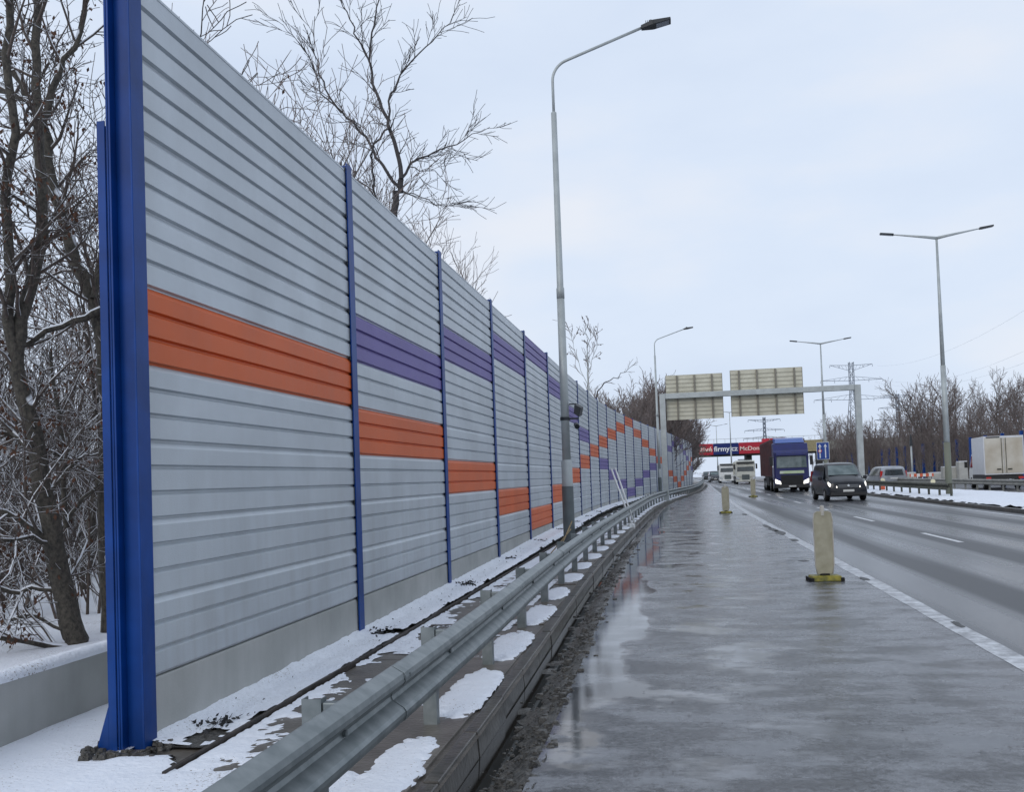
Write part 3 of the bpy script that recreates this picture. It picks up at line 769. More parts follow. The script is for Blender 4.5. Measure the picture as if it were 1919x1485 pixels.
# median rail: weathered double rail between the carriageways
mrx = lambda y: 11.7+shift(y)
guard_rail('median_guard_rail', 'dark weathered guard rail on the near side of the median', mrx, 45.5, 140, .78, M['galvdark'], -1, pz=0)
mrx2 = lambda y: medr(y)+.55+shift(y)
guard_rail('median_guard_rail', 'pale weathered guard rail on the far side of the median below the box truck', mrx2, 30, 130, .74, mat('pale_rail_steel', (.17,.17,.155), .6, 0, .4, vcol=(.26,.255,.235), vscale=3), -1, pz=0)

# ------------------------------------------------------------------ street lamps
_once = {}
def mat_once(name, *a, **k):
    if name not in _once: _once[name] = mat(name, *a, **k)
    return _once[name]
def lampA(loc, label, group, H=10.75, arm=2.12, sleeve=True, rz=0, full=True):
    t = thing('street_lamp', label, 'street lamp', loc, rz, group)
    t.rotation_euler = (0, R(-.0), rz)
    n = 20
    MB().tube([(0,0,-.3),(0,0,1.42)], [.128,.124], n).build('base_sleeve', M['poledark'], t, smooth=False, autos=True)
    MB().tube([(0,0,1.4215),(0,0,1.95),(0,0,1.99)], [.118,.116,.098], n).build('pole_foot', M['polegrey'], t, autos=True)
    MB().tube([(0,0,1.9),(0,0,5.6)], [.092,.082], n).build('lower_pole', M['polegrey'], t, smooth=True)
    MB().tube([(0,0,5.5),(0,0,5.72),(0,0,5.75),(0,0,H-1.15),(0,0,H-1.13)], [.086,.086,.072,.060,.03], n).build('upper_pole', M['polegrey'], t, smooth=True)
    pa = [(0,0,H-1.2),(0,0,H-.45)]
    for i in range(1, 9):
        a = i/8*R(72); r = .45; pa.append((r-r*math.cos(a), 0, H-.45+r*math.sin(a)))
    e = Vector(pa[-1]); dr = Vector((math.sin(R(72)),0,math.cos(R(72)))); tip = e+dr*(arm-.3); pa.append(tuple(tip))
    MB().tube(pa, .031, 12).build('arm', M['polegrey'], t, smooth=True)
    # LED head
    hd = MB(); u = Vector((math.cos(R(8)),0,math.sin(R(8)))); v = Vector((-u.z,0,u.x)); q = tip-v*.0
    def P(a, s, h): p = q+u*a+v*h; return (p.x, s, p.z)
    hd.hexa([P(-.08,-.06,-.05),P(.18,-.14,-.055),P(.18,.14,-.055),P(-.08,.06,-.05),P(-.08,-.05,.03),P(.18,-.13,.05),P(.18,.13,.05),P(-.08,.05,.03)])
    hd.hexa([P(.1805,-.14,-.055),P(.56,-.13,-.035),P(.56,.13,-.035),P(.1805,.14,-.055),P(.1805,-.13,.05),P(.56,-.12,.02),P(.56,.12,.02),P(.1805,.13,.05)])
    for i in range(5): hd.box(P(.02+i*.035,0,0)[0], P(.02+i*.035,0,0)[0]+.012, -.09, .09, P(.1,0,.05)[2]-.01, P(.1,0,.05)[2]+.03)
    ho = hd.build('lamp_head', M['lampblack'], t, bevel=.012)
    ln = MB(); ln.hexa([P(.24,-.10,-.058),P(.52,-.10,-.043),P(.52,.10,-.043),P(.24,.10,-.058),P(.24,-.10,-.048),P(.52,-.10,-.034),P(.52,.10,-.034),P(.24,.10,-.048)])
    ln.build('lens', M['lens'], ho)
    nb = MB(); c = P(.14,0,.07); nb.cyl(c, (0,0,1), .035, .07, 12); nb.build('sensor', M['poledark'], ho)
    return t
LA = lampA((-2.33, 21, 0), 'tall grey single arm street lamp with a camera box, nearest on the verge', 'single arm street lamps on the verge')
# camera box strapped to the first lamp
t = thing('traffic_camera', 'small black camera box on a bracket strapped to the near lamp pole', 'camera', (-2.33, 21, 2.88))
MB().tube([(0,0,-.035),(0,0,.035)], .108, 20).build('strap', M['lampblack'], t)
MB().box(.10,.30,-.02,.02,-.02,.015).box(.10,.26,-.02,.02,.30,.325).build('bracket', M['lampblack'], t)
b = MB(); b.hexa([(.20,-.10,.10),(.31,-.10,.02),(.36,.10,.06),(.25,.10,.14),(.22,-.10,.30),(.36,-.10,.22),(.40,.10,.25),(.27,.10,.33)]); b.build('housing', M['lampblack'], t, bevel=.01)
MB().cyl((.25,-.03,-.16), (.2,-.9,-.3), .055, .16, 14).build('lens_tube', M['lampblack'], t)
b2 = at(1240, 900, 65); 
dup(LA, (-1.12, 66, 0), 0, 'farther single arm street lamp beside the left leg of the sign gantry')
def lampB(loc, label, H=12.7, span=2.55, sleeve=True):
    t = thing('street_lamp', label, 'street lamp', loc, 0, 'double arm street lamps on the median')
    MB().tube([(0,0,-.2),(0,0,2.55)], [.155,.15], 16).build('base_sleeve', mat_once('polemoss', (.17,.18,.14), .6, 0, .4), t, smooth=True)
    MB().tube([(0,0,2.551),(0,0,6.2)], [.135,.12], 16).build('lower_pole', M['polegrey'], t, smooth=True)
    MB().tube([(0,0,6.15),(0,0,H-.45)], [.10,.052], 16).build('upper_pole', M['polegrey'], t, smooth=True)
    for s in (-1, 1):
        b = MB(); b.tube([(0,0,H-.42),(s*.5,0,H-.33),(s*(span-.55),0,H-.10)], [.075,.065,.026], 10)
        b.build('arm', M['polegrey'], t, smooth=True)
        x0, x1 = s*(span-.62), s*span
        h = MB(); h.hexa([(x0,-.07,H-.16),(x1,-.12,H-.06),(x1,.12,H-.06),(x0,.07,H-.16),(x0,-.06,H-.05),(x1,-.10,H+.02),(x1,.10,H+.02),(x0,.06,H-.05)])
        ho = h.build('lamp_head', M['lampblack'], t, bevel=.015)
        MB().hexa([(x0+s*.1,-.06,H-.152),(x1-s*.05,-.09,H-.075),(x1-s*.05,.09,H-.075),(x0+s*.1,.06,H-.152),(x0+s*.1,-.06,H-.135),(x1-s*.05,-.09,H-.058),(x1-s*.05,.09,H-.058),(x0+s*.1,.06,H-.135)]).build('lens', M['lens'], ho)
    return t
LB = lampB((12.62, 48.8, .1), 'largest double arm street lamp, at the end of the median guard rail')
dup(LB, (12.65, 87, .1), 0, 'second largest double arm street lamp, right of the gantry sign panels')
p = at(1371, 870, 174); dup(LB, (p.x, p.y, .0), 0, 'thin distant double arm street lamp left of the wider sign panel')
p = at(1345, 870, 223); dup(LB, (p.x, p.y, .0), 0, 'faint distant double arm street lamp below the narrower sign panel')

# ------------------------------------------------------------------ gantry
gx0, gx1, gy, gz = -.66, 10.52, 59, 6.3
G = thing('sign_gantry', 'grey steel sign gantry spanning the lanes on two legs', 'gantry', (gx0, gy, 0))
WD = gx1-gx0
MB().box(-.17,.17,-.17,.17,0,gz+.12).build('leg', M['polegrey'], G, bevel=.02)
MB().box(WD-.17,WD+.17,-.17,.17,0,gz+.12).build('leg', M['polegrey'], G, bevel=.02)
MB().box(-.3,WD+.25,-.16,.16,gz-.165,gz+.165-.0).build('crossbeam', M['polegrey'], G, bevel=.02) if False else MB().box(.172,WD-.172,-.15,.15,gz-.19,gz+.13).build('crossbeam', M['polegrey'], G, bevel=.02)
MB().box(-.3,.3,-.3,.3,0,.06).build('base_plate', M['polegrey'], G); MB().box(WD-.3,WD+.3,-.3,.3,0,.06).build('base_plate', M['polegrey'], G)
def signpanel(label, px0, py0, px1, py1, bars):
    dpt = 58.0
    a, c = at(px0, py0, dpt-.6*0), at(px1, py1, dpt-1.2)
    a = Vector((a.x*(gy+.32)/a.y, gy+.32, (a.z-EYE)*(gy+.32)/a.y+EYE)); c = Vector((c.x*(gy+.32)/c.y, gy+.32, (c.z-EYE)*(gy+.32)/c.y+EYE))
    z1, z0 = a.z, c.z
    t = thing('road_sign', label, 'road sign', (a.x, gy+.32, 0), 0, 'sign panels on the gantry seen from behind')
    W_ = c.x-a.x
    b = MB(); n = 11
    for i in range(n):
        q0 = z0+(z1-z0)*i/n; q1 = z0+(z1-z0)*(i+1)/n
        b.box(0, W_, 0, .03, q0+.012, q1-.012)
        b.box(0, W_, -.012, .03-.004, q1-.0115, q1+.0115)
    b.build('board', M['beige'], t)
    g_ = MB()
    for i in range(1, n): q = z0+(z1-z0)*i/n; g_.box(.01, W_-.01, -.022, -.0125, q-.022, q+.022)
    g_.build('slat_joints', mat_once('slat_joint_tone', (.36,.345,.28), .6, 0, .3), t)
    for f in bars: MB().box(W_*f-.05, W_*f+.05, -.11, -.014, z0+.03, z1-.03).build('upright', M['beigedark'], t)
    MB().box(-.02,0-.001,-.03,.05,z0,z1).box(W_+.001,W_+.02,-.03,.05,z0,z1).build('frame', M['beigedark'], t)
    return t
signpanel('narrower beige sign panel back on the left of the gantry', 1247, 705, 1356, 784, (.2, .51, .82))
signpanel('wider beige sign panel back at the middle of the gantry', 1368, 695, 1506.5, 776, (.12, .37, .63, .89))

# ------------------------------------------------------------------ guide beacons
def beacon(loc, label, rz=0):
    t = thing('guide_beacon', label, 'guide beacon', loc, rz, 'guide beacons standing along the closed shoulder')
    b = MB(); b.hexa([(-.225,-.17,0),(.225,-.17,0),(.225,.17,0),(-.225,.17,0),(-.20,-.14,.075),(.20,-.14,.075),(.20,.14,.075),(-.20,.14,.075)])
    b.build('foot', M['yellow'], t, bevel=.012)
    f = MB(); 
    for s in (-1,1): f.box(.185 if s>0 else -.235, .235 if s>0 else -.185, -.18, -.11, -.0, .05)
    f.box(-.245,-.226,-.14,.14,.0,.055); f.build('foot_bumper', M['rubber'], t)
    pan = [(-.105,.09),(.105,.09),(.130,.22),(.135,.86),(.118,.965),(.085,.992),(-.085,.992),(-.118,.965),(-.135,.86),(-.130,.22)]
    q = MB(); n = len(pan); q.add([(x,-.022,z) for x,z in pan]+[(x,.022,z) for x,z in pan], [tuple(range(n)), tuple(range(2*n-1,n-1,-1))]+[(i,(i+1)%n,(i+1)%n+n,i+n) for i in range(n)])
    po = q.build('panel', M['beacon'], t, bevel=.006)
    # raised rim on the side edges
    r = MB(); rim = [(x*1.0, z) for x, z in pan]
    r.tube([(x, -.022, z) for x, z in pan[1:6]], .0085, 6); r.tube([(x, -.022, z) for x, z in pan[6:]+pan[:1]], .0085, 6)
    r.build('rim', M['beaconedge'], t, smooth=True)
    k = MB(); k.tube([(0,0,.93),(0,0,1.06),(0,0,1.075)], [.031,.031,.022], 12); k.build('handle', M['cream'] if False else M['beaconedge'], t, smooth=True, autos=True)
    c = MB(); c.box(-.06,.06,-.05,.05,.0755,.10); c.build('clamp', M['rubber'], t)
    return t
BC = beacon((2.04, 14.62, .002), 'nearest guide beacon, pale back panel on a mossy yellow foot', R(4))
dup(BC, (1.85, 39.2, .002), R(-3), 'second guide beacon, pale back panel standing left of the lane line', scale=1.05)
dup(BC, (4.68, 62.9, .004), R(3), 'third guide beacon, pale back panel in front of the white truck', scale=1.12)

# ------------------------------------------------------------------ leaning tubes etc
def stick(name, label, cat, a, c, r, m, group=None, n=8):
    b = MB(); a = Vector(a); c = Vector(c); d = c-a
    b.tube([(0,0,0), tuple(d*.5+Vector((0,0,-.01))), tuple(d)], r, n); o = b.build(name, m, None, smooth=True); o.location = a; tag(o, label, cat, group); return o
pA, pB = gnd(1187, 978, -.05), None
stick('plastic_tube', 'upper of two long white tubes leaning on the guard rail', 'tube', at(1190,985,30), at(1153,878,30.9), .026, M['white'], 'white tubes leaning on the rail')
stick('plastic_tube', 'lower of two long white tubes leaning on the guard rail', 'tube', at(1186,988,29.7), at(1146,880,30.5), .026, M['white'], 'white tubes leaning on the rail')
p = gnd(1183, 992, -.02)
b = MB(); blob(b, 0, 0, .11, .16, 0, .17, 55, rag=.3); o = fastbuild(b, 'plastic_bag', M['white']); o.location = p; tag(o, 'crumpled white bag on the gutter edge below the leaning tubes', 'bag')
p = gnd(1172, 991, 0)
b = MB(); blob(b, 0, 0, .06, .09, 0, .10, 56, rag=.4); o = fastbuild(b, 'plastic_bag', M['white']); o.location = p; tag(o, 'smaller white scrap beside the crumpled bag', 'bag')
stick('wooden_stake', 'longer light wooden stake leaning beside the near lamp foot', 'stake', (-2.45,19.7,.05), (-2.22,20.6,.68), .014, M['wood'], 'wooden stakes')
stick('wooden_stake', 'shorter light wooden stake crossed beside the near lamp foot', 'stake', (-2.62,19.9,.05), (-2.24,20.5,.52), .012, M['wood'], 'wooden stakes')
p = gnd(975, 1240, -.09)
b = MB(); b.cyl((0,0,.03), (.35,1,.12), .022, .10, 14); o = b.build('metal_can', mat('can_red', (.45,.12,.08), .4, 0, .5, vcol=(.6,.55,.5), vscale=14), None, smooth=False); o.location = p; tag(o, 'small pale red can lying in the gutter', 'can')
MB().cyl((-.018,-.052,.024), (.35,1,.12), .017, .006, 12).build('can_end', M['chrome'], o)

# ------------------------------------------------------------------ vehicles
def wheel(parent, x, y, r, w_, rim='chrome'):
    o = MB(); o.tube([(x-w_/2,y,r),(x-w_/2+.03,y,r),(x+w_/2-.03,y,r),(x+w_/2,y,r)], [r*.9,r,r,r*.9], 22)
    wo = o.build('wheel', M['rubber'], parent, smooth=True, autos=True)
    s = -1 if x < 0 else 1
    MB().cyl((x+s*(w_/2+.003),y,r), (1,0,0), r*.56, .02, 16).build('rim', M[rim], wo)
def loft(stations):
    """stations: (y, half_bottom, half_belt, half_top, z_bottom, z_belt, z_top) -> closed body"""
    b = MB(); rings = []
    for (y, wb, wm, wt, zb, zm, zt) in stations:
        q = [(0,zb),(wb*.9,zb),(wb,zb+.08),(wm,zb+(zm-zb)*.45),(wm*.985,zm),(wt*1.02,zt-.09),(wt*.9,zt-.02),(wt*.5,zt),(0,zt+.01)]
        ring = [(x,y,z) for x,z in q]+[(-x,y,z) for x,z in reversed(q[1:-1])]
        rings.append(ring)
    n = len(rings[0]); vs = [v for r in rings for v in r]
    fs = [(i*n+j, i*n+(j+1)%n, (i+1)*n+(j+1)%n, (i+1)*n+j) for i in range(len(rings)-1) for j in range(n)]
    fs += [tuple(range(n)), tuple(range((len(rings)-1)*n, len(rings)*n))]
    return b.add(vs, fs)
def quad(b, pts, n, t=.012):
    """thin slab of glass standing proud along n"""
    n = Vector(n).normalized()*t; b.hexa([Vector(p) for p in pts]+[Vector(p)+n for p in pts]); return b
def mpv(loc, rz, label, paint, lit=True, name='van', cat='van', group=None, rear=False):
    """front of the vehicle faces -Y"""
    t = thing(name, label, cat, loc, rz, group)
    st = [(-2.36,.70,.74,.66,.30,.55,.80),(-2.30,.86,.88,.76,.24,.60,.94),(-2.05,.93,.94,.82,.22,.72,1.08),(-1.55,.95,.955,.80,.22,.92,1.20),
          (-1.42,.95,.955,.78,.22,.98,1.25),(-.80,.95,.955,.74,.24,1.04,1.78),(-.62,.95,.955,.735,.24,1.05,1.84),(.0,.95,.955,.74,.24,1.06,1.90),(1.6,.95,.955,.74,.24,1.06,1.90),(2.25,.94,.945,.72,.26,1.04,1.86),(2.42,.90,.92,.66,.30,1.0,1.70)]
    body = loft(st).build('body', paint, t, smooth=True, autos=True)
    g = MB(); quad(g, [(-.74,-1.40,1.275),(.74,-1.40,1.275),(.64,-.84,1.745),(-.64,-.84,1.745)], (0,-.64,.77), .014); g.build('windscreen', M['windscreen'], t, bevel=.01)
    for s in (-1, 1):
        g = MB(); P = [(s*.955,-1.15,1.08),(s*.955,1.95,1.10),(s*.775,1.85,1.72),(s*.775,-.72,1.70)]
        quad(g, P, (s*.93,0,.25), .012); g.build('side_window', M['glass'], t)
        h = MB(); h.hexa([(s*.50,-2.385,.64),(s*.86,-2.27,.70),(s*.90,-2.00,.80),(s*.62,-2.1,.84),(s*.53,-2.37,.76),(s*.87,-2.25,.86),(s*.90,-1.98,.96),(s*.64,-2.1,.94)])
        h.build('headlight', M['head'] if lit else M['headoff'], t, bevel=.02)
        m_ = MB(); m_.box(*sorted((s*1.0, s*1.17)), -1.12, -1.02, 1.05, 1.22); mo = m_.build('mirror', paint, t, bevel=.03)
        MB().box(*sorted((s*.94, s*1.0)), -1.10, -1.05, 1.08, 1.11).build('mirror_arm', M['black'], mo)
        wheel(t, s*.86, -1.45, .33, .22); wheel(t, s*.86, 1.55, .33, .22)
        T = MB(); T.hexa([(s*.86,2.40,.95),(s*.93,2.28,.95),(s*.90,2.28,1.5),(s*.78,2.41,1.5),(s*.86,2.44,.95),(s*.95,2.30,.95),(s*.92,2.30,1.5),(s*.78,2.45,1.5)]); T.build('tail_light', M['tail'], t)
    gr_ = MB()
    for i in range(3): gr_.hexa([(-.46,-2.40,.665+i*.05),(.46,-2.40,.665+i*.05),(.46,-2.33,.665+i*.05),(-.46,-2.33,.665+i*.05),(-.48,-2.38,.70+i*.05),(.48,-2.38,.70+i*.05),(.48,-2.31,.70+i*.05),(-.48,-2.31,.70+i*.05)])
    gr_.build('grille', mat_once('dull_chrome', (.16,.165,.17), .4, .6, .4), t)
    e = MB(); e.cyl((0,-2.405,.76), (0,1,-.2), .055, .02, 20); e.build('emblem', M['chrome'], t)
    MB().box(-.26,.26,-2.425,-2.405,.46,.57).build('number_plate', M['plate'], t)
    MB().hexa([(-.84,-2.41,.26),(.84,-2.41,.26),(.90,-2.2,.26),(-.90,-2.2,.26),(-.80,-2.40,.44),(.80,-2.40,.44),(.88,-2.2,.44),(-.88,-2.2,.44)]).build('bumper', M['black'], t, bevel=.03)
    g = MB(); quad(g, [(-.66,2.43,1.10),(.66,2.43,1.10),(.58,2.40,1.60),(-.58,2.40,1.60)], (0,1,.1), .02); g.build('rear_window', M['glass'], t)
    MB().box(-.26,.26,2.425,2.445,.80,.91).build('rear_plate', M['plate'], t)
    return t
V = mpv((8.08, 51.8, 0), R(2.5), 'black people carrier with lit headlights driving in the near lane', M['vanpaint'], name='people_carrier')
V.scale = (1.0, 1.0, 1.0)

def truck(loc, rz, label, paint, trailer_m, kind='big', lit=True, trl=13.0, H=3.85, name='truck', top=None, tz=3.95):
    t = thing(name, label, 'truck', loc, rz, 'trucks on the near carriageway')
    Wc = 1.24
    cab = MB()
    ring = lambda y, w_, z0, z1: [(-w_,y,z0),(w_,y,z0),(w_,y,z1),(-w_,y,z1)]
    secs = [(-.02,1.10,.42,1.75),(.06,1.22,.40,2.9),(.30,1.24,.40,H-.55),(.70,1.24,.45,H-.05),(1.2,1.22,.9,H),(2.15,1.22,.9,H)]
    # front slopes back above the windscreen
    vs = []; 
    for y,w_,z0,z1 in secs: vs += ring(y,w_,z0,z1)
    fs = [(i*4+j, i*4+(j+1)%4, (i+1)*4+(j+1)%4, (i+1)*4+j) for i in range(len(secs)-1) for j in range(4)]+[(0,1,2,3),tuple(range(len(secs)*4-4, len(secs)*4))]
    cab.add(vs, fs); cab.build('cab', paint, t, bevel=.05)
    # face panel with windscreen, slightly raked
    fp = MB(); fp.hexa([(-1.2,-.10,.95),(1.2,-.10,.95),(1.2,.3,.95),(-1.2,.3,.95),(-1.14,.02,2.95),(1.14,.02,2.95),(1.14,.4,2.95),(-1.14,.4,2.95)]); fp.build('front_panel', paint, t, bevel=.05)
    wz = 0 if kind == 'big' else -.12
    g = MB(); quad(g, [(-1.07,-.075,1.78+wz),(1.07,-.075,1.78+wz),(1.03,-.022,2.62+wz*3),(-1.03,-.022,2.62+wz*3)], (0,-1,.06), .025); g.build('windscreen', M['windscreen'] if kind=='big' else M['glass'], t, bevel=.02)
    v = MB(); v.hexa([(-1.08,-.26,2.66),(1.08,-.26,2.66),(1.12,.03,2.74),(-1.12,.03,2.74),(-1.08,-.24,2.84),(1.08,-.24,2.84),(1.12,.05,2.92),(-1.12,.05,2.92)]); v.build('sun_visor', paint if kind=='big' else M['black'], t, bevel=.02)
    g = MB()
    for i in range(6): g.box(-.72,.72,-.135,-.105,.60+i*.105,.66+i*.105)
    g.box(-.78,.78,-.11,-.09,.55,1.24)
    if kind != 'big': g.v = [(x*.62, y-.02, z) for x, y, z in g.v]
    g.build('grille', M['black'] if kind=='big' else M['poledark'], t)
    if kind == 'big': MB().hexa([(-.86,-.15,1.36),(.86,-.15,1.36),(.86,-.08,1.36),(-.86,-.08,1.36),(-.84,-.14,1.56),(.84,-.14,1.56),(.84,-.07,1.56),(-.84,-.07,1.56)]).build('name_board', mat_once('pale_name_board', (.66,.70,.64), .5, vcol=(.45,.58,.30), vscale=1.5), t)
    MB().hexa([(-1.22,-.16,.30),(1.22,-.16,.30),(1.24,.3,.30),(-1.24,.3,.30),(-1.22,-.14,.56),(1.22,-.14,.56),(1.24,.3,.56),(-1.24,.3,.56)]).build('bumper', M['black'] if kind=='big' else paint, t, bevel=.04)
    for s in (-1, 1):
        h = MB(); h.hexa([(s*.78,-.175,.58),(s*1.16,-.155,.66),(s*1.19,.1,.66),(s*.78,.1,.58),(s*.82,-.165,.80),(s*1.18,-.145,.98),(s*1.20,.1,.98),(s*.82,.1,.80)]); h.build('headlight', M['head'] if lit else M['headoff'], t, bevel=.02)
        m_ = MB(); m_.box(*sorted((s*1.30, s*1.52)), -.06, .06, 1.95, 2.62); mo = m_.build('mirror', M['black'], t, bevel=.03)
        MB().box(*sorted((s*1.20, s*1.31)), -.02, .02, 2.54, 2.58).build('mirror_arm', M['black'], mo)
        wheel(t, s*1.08, 1.05, .50, .30); wheel(t, s*1.05, 4.2, .50, .34)
        for i in range(3): wheel(t, s*1.05, 9.2+i*1.3, .50, .34)
        sw = MB(); quad(sw, [(s*1.225,.55,1.85),(s*1.225,1.45,1.85),(s*1.225,1.45,2.6),(s*1.225,.65,2.6)], (s,0,0), .015); sw.build('side_window', M['glass'], t)
    MB().box(-.26,.26,-.185,-.165,.38,.49).build('number_plate', M['plate'], t)
    if kind == 'big':
        sp = MB(); sp.hexa([(-1.05,.80,H),(1.05,.80,H),(1.1,2.1,H),(-1.1,2.1,H),(-.95,1.25,H+.30),(.95,1.25,H+.30),(1.1,2.1,H+.42),(-1.1,2.1,H+.42)]); sp.build('roof_spoiler', mat_once('light_blue_spoiler', (.07,.13,.38), .35, 0, .6), t, bevel=.04)
    else:
        lb = MB(); lb.box(-.9,.9,.3,.5,H+.03,H+.15); lb.build('light_bar', M['black'], t, bevel=.02)
    y0 = 2.45
    tr = MB(); tr.box(-1.25,1.25,y0,y0+trl,1.15,tz)
    for i in range(int(trl/.65)):
        for s in (-1,1): tr.box(*sorted((s*1.251, s*1.272)), y0+.3+i*.65, y0+.36+i*.65, 1.2, tz-.1)
    tr.build('trailer_box', trailer_m, t)
    MB().box(-.9,.9,1.2,y0+trl-.2,.75,1.14).build('chassis', M['black'], t)
    MB().box(-1.26,-1.2,5.2,8.3,.45,1.1).box(1.2,1.26,5.2,8.3,.45,1.1).build('side_guard', M['black'], t)
    return t
truck((8.28, 73.6, 0), R(-1.2), 'blue lorry with lit headlights pulling a dark red curtain trailer', M['bluetruck'], M['curtain'], H=3.62, tz=3.95)
p = at(1398, 905, 127); truck((p.x, p.y, 0), R(-1.5), 'cream white lorry with a dark roof light bar behind the third guide beacon', M['whitetruck'], M['whitetruck'], kind='white', lit=False, trl=8, H=3.1, name='truck', tz=3.0)
p = at(1364, 897, 148); tt = truck((p.x, p.y, 0), R(-1.5), 'small white lorry half hidden behind the cream white one', M['white'], M['polegrey'], kind='white', lit=False, trl=5, H=2.7, tz=2.8)
C1 = mpv(tuple(Vector((at(1339, 898, 172).x, at(1339, 898, 172).y, 0))), R(2), 'dark estate car far down the road, nearest of the distant cars', M['darkcar'], lit=False, name='parked_car' if False else 'car', cat='car', group='distant cars on the near carriageway')
for px, d_, lb in ((1326, 196, 'pale distant car beside the end of the guard rail'), (1349, 205, 'dark distant car between the estate car and the small lorry')):
    q = at(px, 898, d_); dup(C1, (q.x, q.y, 0), R(2), lb)
# silver estate on the far carriageway seen from behind
S1 = mpv((15.75, 78.5, 0), R(180+3), 'silver estate car seen from behind beyond the median rail', M['silver'], lit=False, name='car', cat='car'); S1.scale = (1.03, 1.0, .86)
# box truck, going away on the far carriageway
def box_truck(loc, rz):
    t = thing('box_truck', 'white box truck with dirty cream rear doors on the far carriageway', 'truck', loc, rz)
    x0, x1, y0, y1, z0, z1 = -1.1, 1.1, 0, 4.3, .90, 3.22
    MB().box(x0,x1,y0+.03,y1,z0,z1).build('cargo_box', M['boxwhite'], t, bevel=.02)
    fr = MB(); fr.box(x0,x1,y0,y0+.028,z1-.12,z1).box(x0,x1,y0,y0+.028,z0,z0+.07).box(x0,x0+.06,y0,y0+.028,z0+.0705,z1-.1205).box(x1-.06,x1,y0,y0+.028,z0+.0705,z1-.1205); fr.build('rear_frame', M['boxwhite'], t)
    for s in (-1,1):
        d_ = MB(); d_.box(*sorted((s*.02, s*1.035)), y0-.012, y0+.0295, z0+.075, z1-.125); do = d_.build('rear_door', M['dirtybox'], t, bevel=.012)
        MB().box(*sorted((s*.10, s*.13)), y0-.045, y0-.013, z0+.08, z1-.13).build('lock_rod', M['galvdark'], do)
        MB().box(*sorted((s*.18, s*.42)), y0-.05, y0-.013, z0+.28, z0+.36).build('handle', M['galvdark'], do)
        MB().box(*sorted((s*.75, s*1.02)), y0+.0, y0+.08, .62, .76).build('tail_light', M['tail'], t)
        wheel(t, s*.88, 1.2, .38, .25); wheel(t, s*.88, 5.6, .38, .25)
    MB().box(-1.0,1.0,y0+.1,5.0,.62,.88).build('chassis', M['black'], t)
    MB().box(-.95,-.2,y0-.02,y0-.005,z1-.105,z1-.035).build('vent_strip', M['black'], t)
    cab = loft([(4.45,.95,.98,.9,.4,1.2,2.35),(5.0,.98,1.0,.9,.4,1.2,2.4),(5.9,.98,1.0,.86,.4,1.2,2.3),(6.5,.95,.98,.8,.4,1.15,1.5),(7.0,.85,.9,.7,.45,.9,1.15)]); cab.build('cab', M['white'], t, smooth=True, autos=True)
    for s in (-1,1):
        g = MB(); quad(g, [(s*.985,4.75,1.35),(s*.985,5.85,1.35),(s*.90,5.75,2.1),(s*.90,4.75,2.1)], (s,0,.1), .02); g.build('side_window', M['glass'], t)
        MB().box(*sorted((s*1.15, s*1.33)),5.9,6.0,1.35,1.75).build('mirror', M['black'], t)
    g = MB(); quad(g, [(-.84,5.95,2.2),(.84,5.95,2.2),(.86,6.5,1.55),(-.86,6.5,1.55)], (0,.6,.6), .01); g.build('windscreen', M['glass'], t)
    return t
q_ = at(1884, 905, 58.5); box_truck((q_.x, q_.y, 0), R(-7))

# ------------------------------------------------------------------ signs, blocks, posts on the far side
p = at(1543, 862, 66)
t = thing('direction_sign', 'small blue lane sign with white arrows above the people carrier', 'road sign', (p.x, p.y, 0))
zt, zb = at(1543, 829, 66).z, at(1543, 862, 66).z
MB().tube([(0,.04,-.1),(0,.04,zb-.1)], .04, 10).build('pole', M['polegrey'], t)
MB().box(-.42,.42,-.012,.012,zb,zt).build('border', M['white'], t, bevel=.02)
MB().box(-.39,.39,-.02,-.0125,zb+.03,zt-.03).build('face', M['signblue'], t)
ar = MB()
for x in (-.2, .16):
    ar.box(x-.035, x+.035, -.027, -.0205, zb+.12, zt-.30)
    ar.add([(x-.11,-.027,zt-.32),(x+.11,-.027,zt-.32),(x,-.027,zt-.12),(x-.11,-.0205,zt-.32),(x+.11,-.0205,zt-.32),(x,-.0205,zt-.12)], [(0,1,2),(5,4,3),(0,3,4,1),(1,4,5,2),(2,5,3,0)])
ar.build('arrows', M['textwhite'], t)
MB().cyl((-.2,-.0315,(zb+zt)/2), (0,1,0), .13, .008, 20).build('red_ring', M['red'], t)
MB().cyl((-.2,-.0365,(zb+zt)/2), (0,1,0), .085, .006, 20).build('disc', M['textwhite'], t)

def block(px0, py0, px1, py1, d, label):
    a, c = at(px0, py0, d), at(px1, py1, d)
    t = thing('concrete_block', label, 'concrete block', ((a.x+c.x)/2, a.y, 0), 0, 'concrete blocks beyond the far carriageway')
    w_ = abs(c.x-a.x)/2; h = a.z
    MB().hexa([(-w_,0,-.1),(w_,0,-.1),(w_,1,-.1),(-w_,1,-.1),(-w_*.97,.03,h),(w_*.97,.03,h),(w_*.97,.97,h),(-w_*.97,.97,h)]).build('block', mat_once('pale_block', (.45,.45,.42), .8, vcol=(.36,.36,.34), vscale=2), t, bevel=.03)
    MB().box(-w_*.93,w_*.93,.08,.92,h+.001,h+.05).build('snow_cap', M['snowplain'], t, bevel=.02)
block(1697, 887, 1717, 896, 92, 'low concrete block behind the rail, leftmost of the row')
block(1743, 887, 1766, 896, 90, 'low wide concrete block behind the rail, right of the construction lamps')
block(1768, 876, 1772.5, 898, 86, 'narrow upright concrete slab beside the low wide block')
block(1780, 876, 1795, 898, 85, 'tall concrete block right of the median lamp pole')
block(1796.5, 866, 1814, 898, 84, 'tallest concrete block with a small dark opening, beside the box truck')

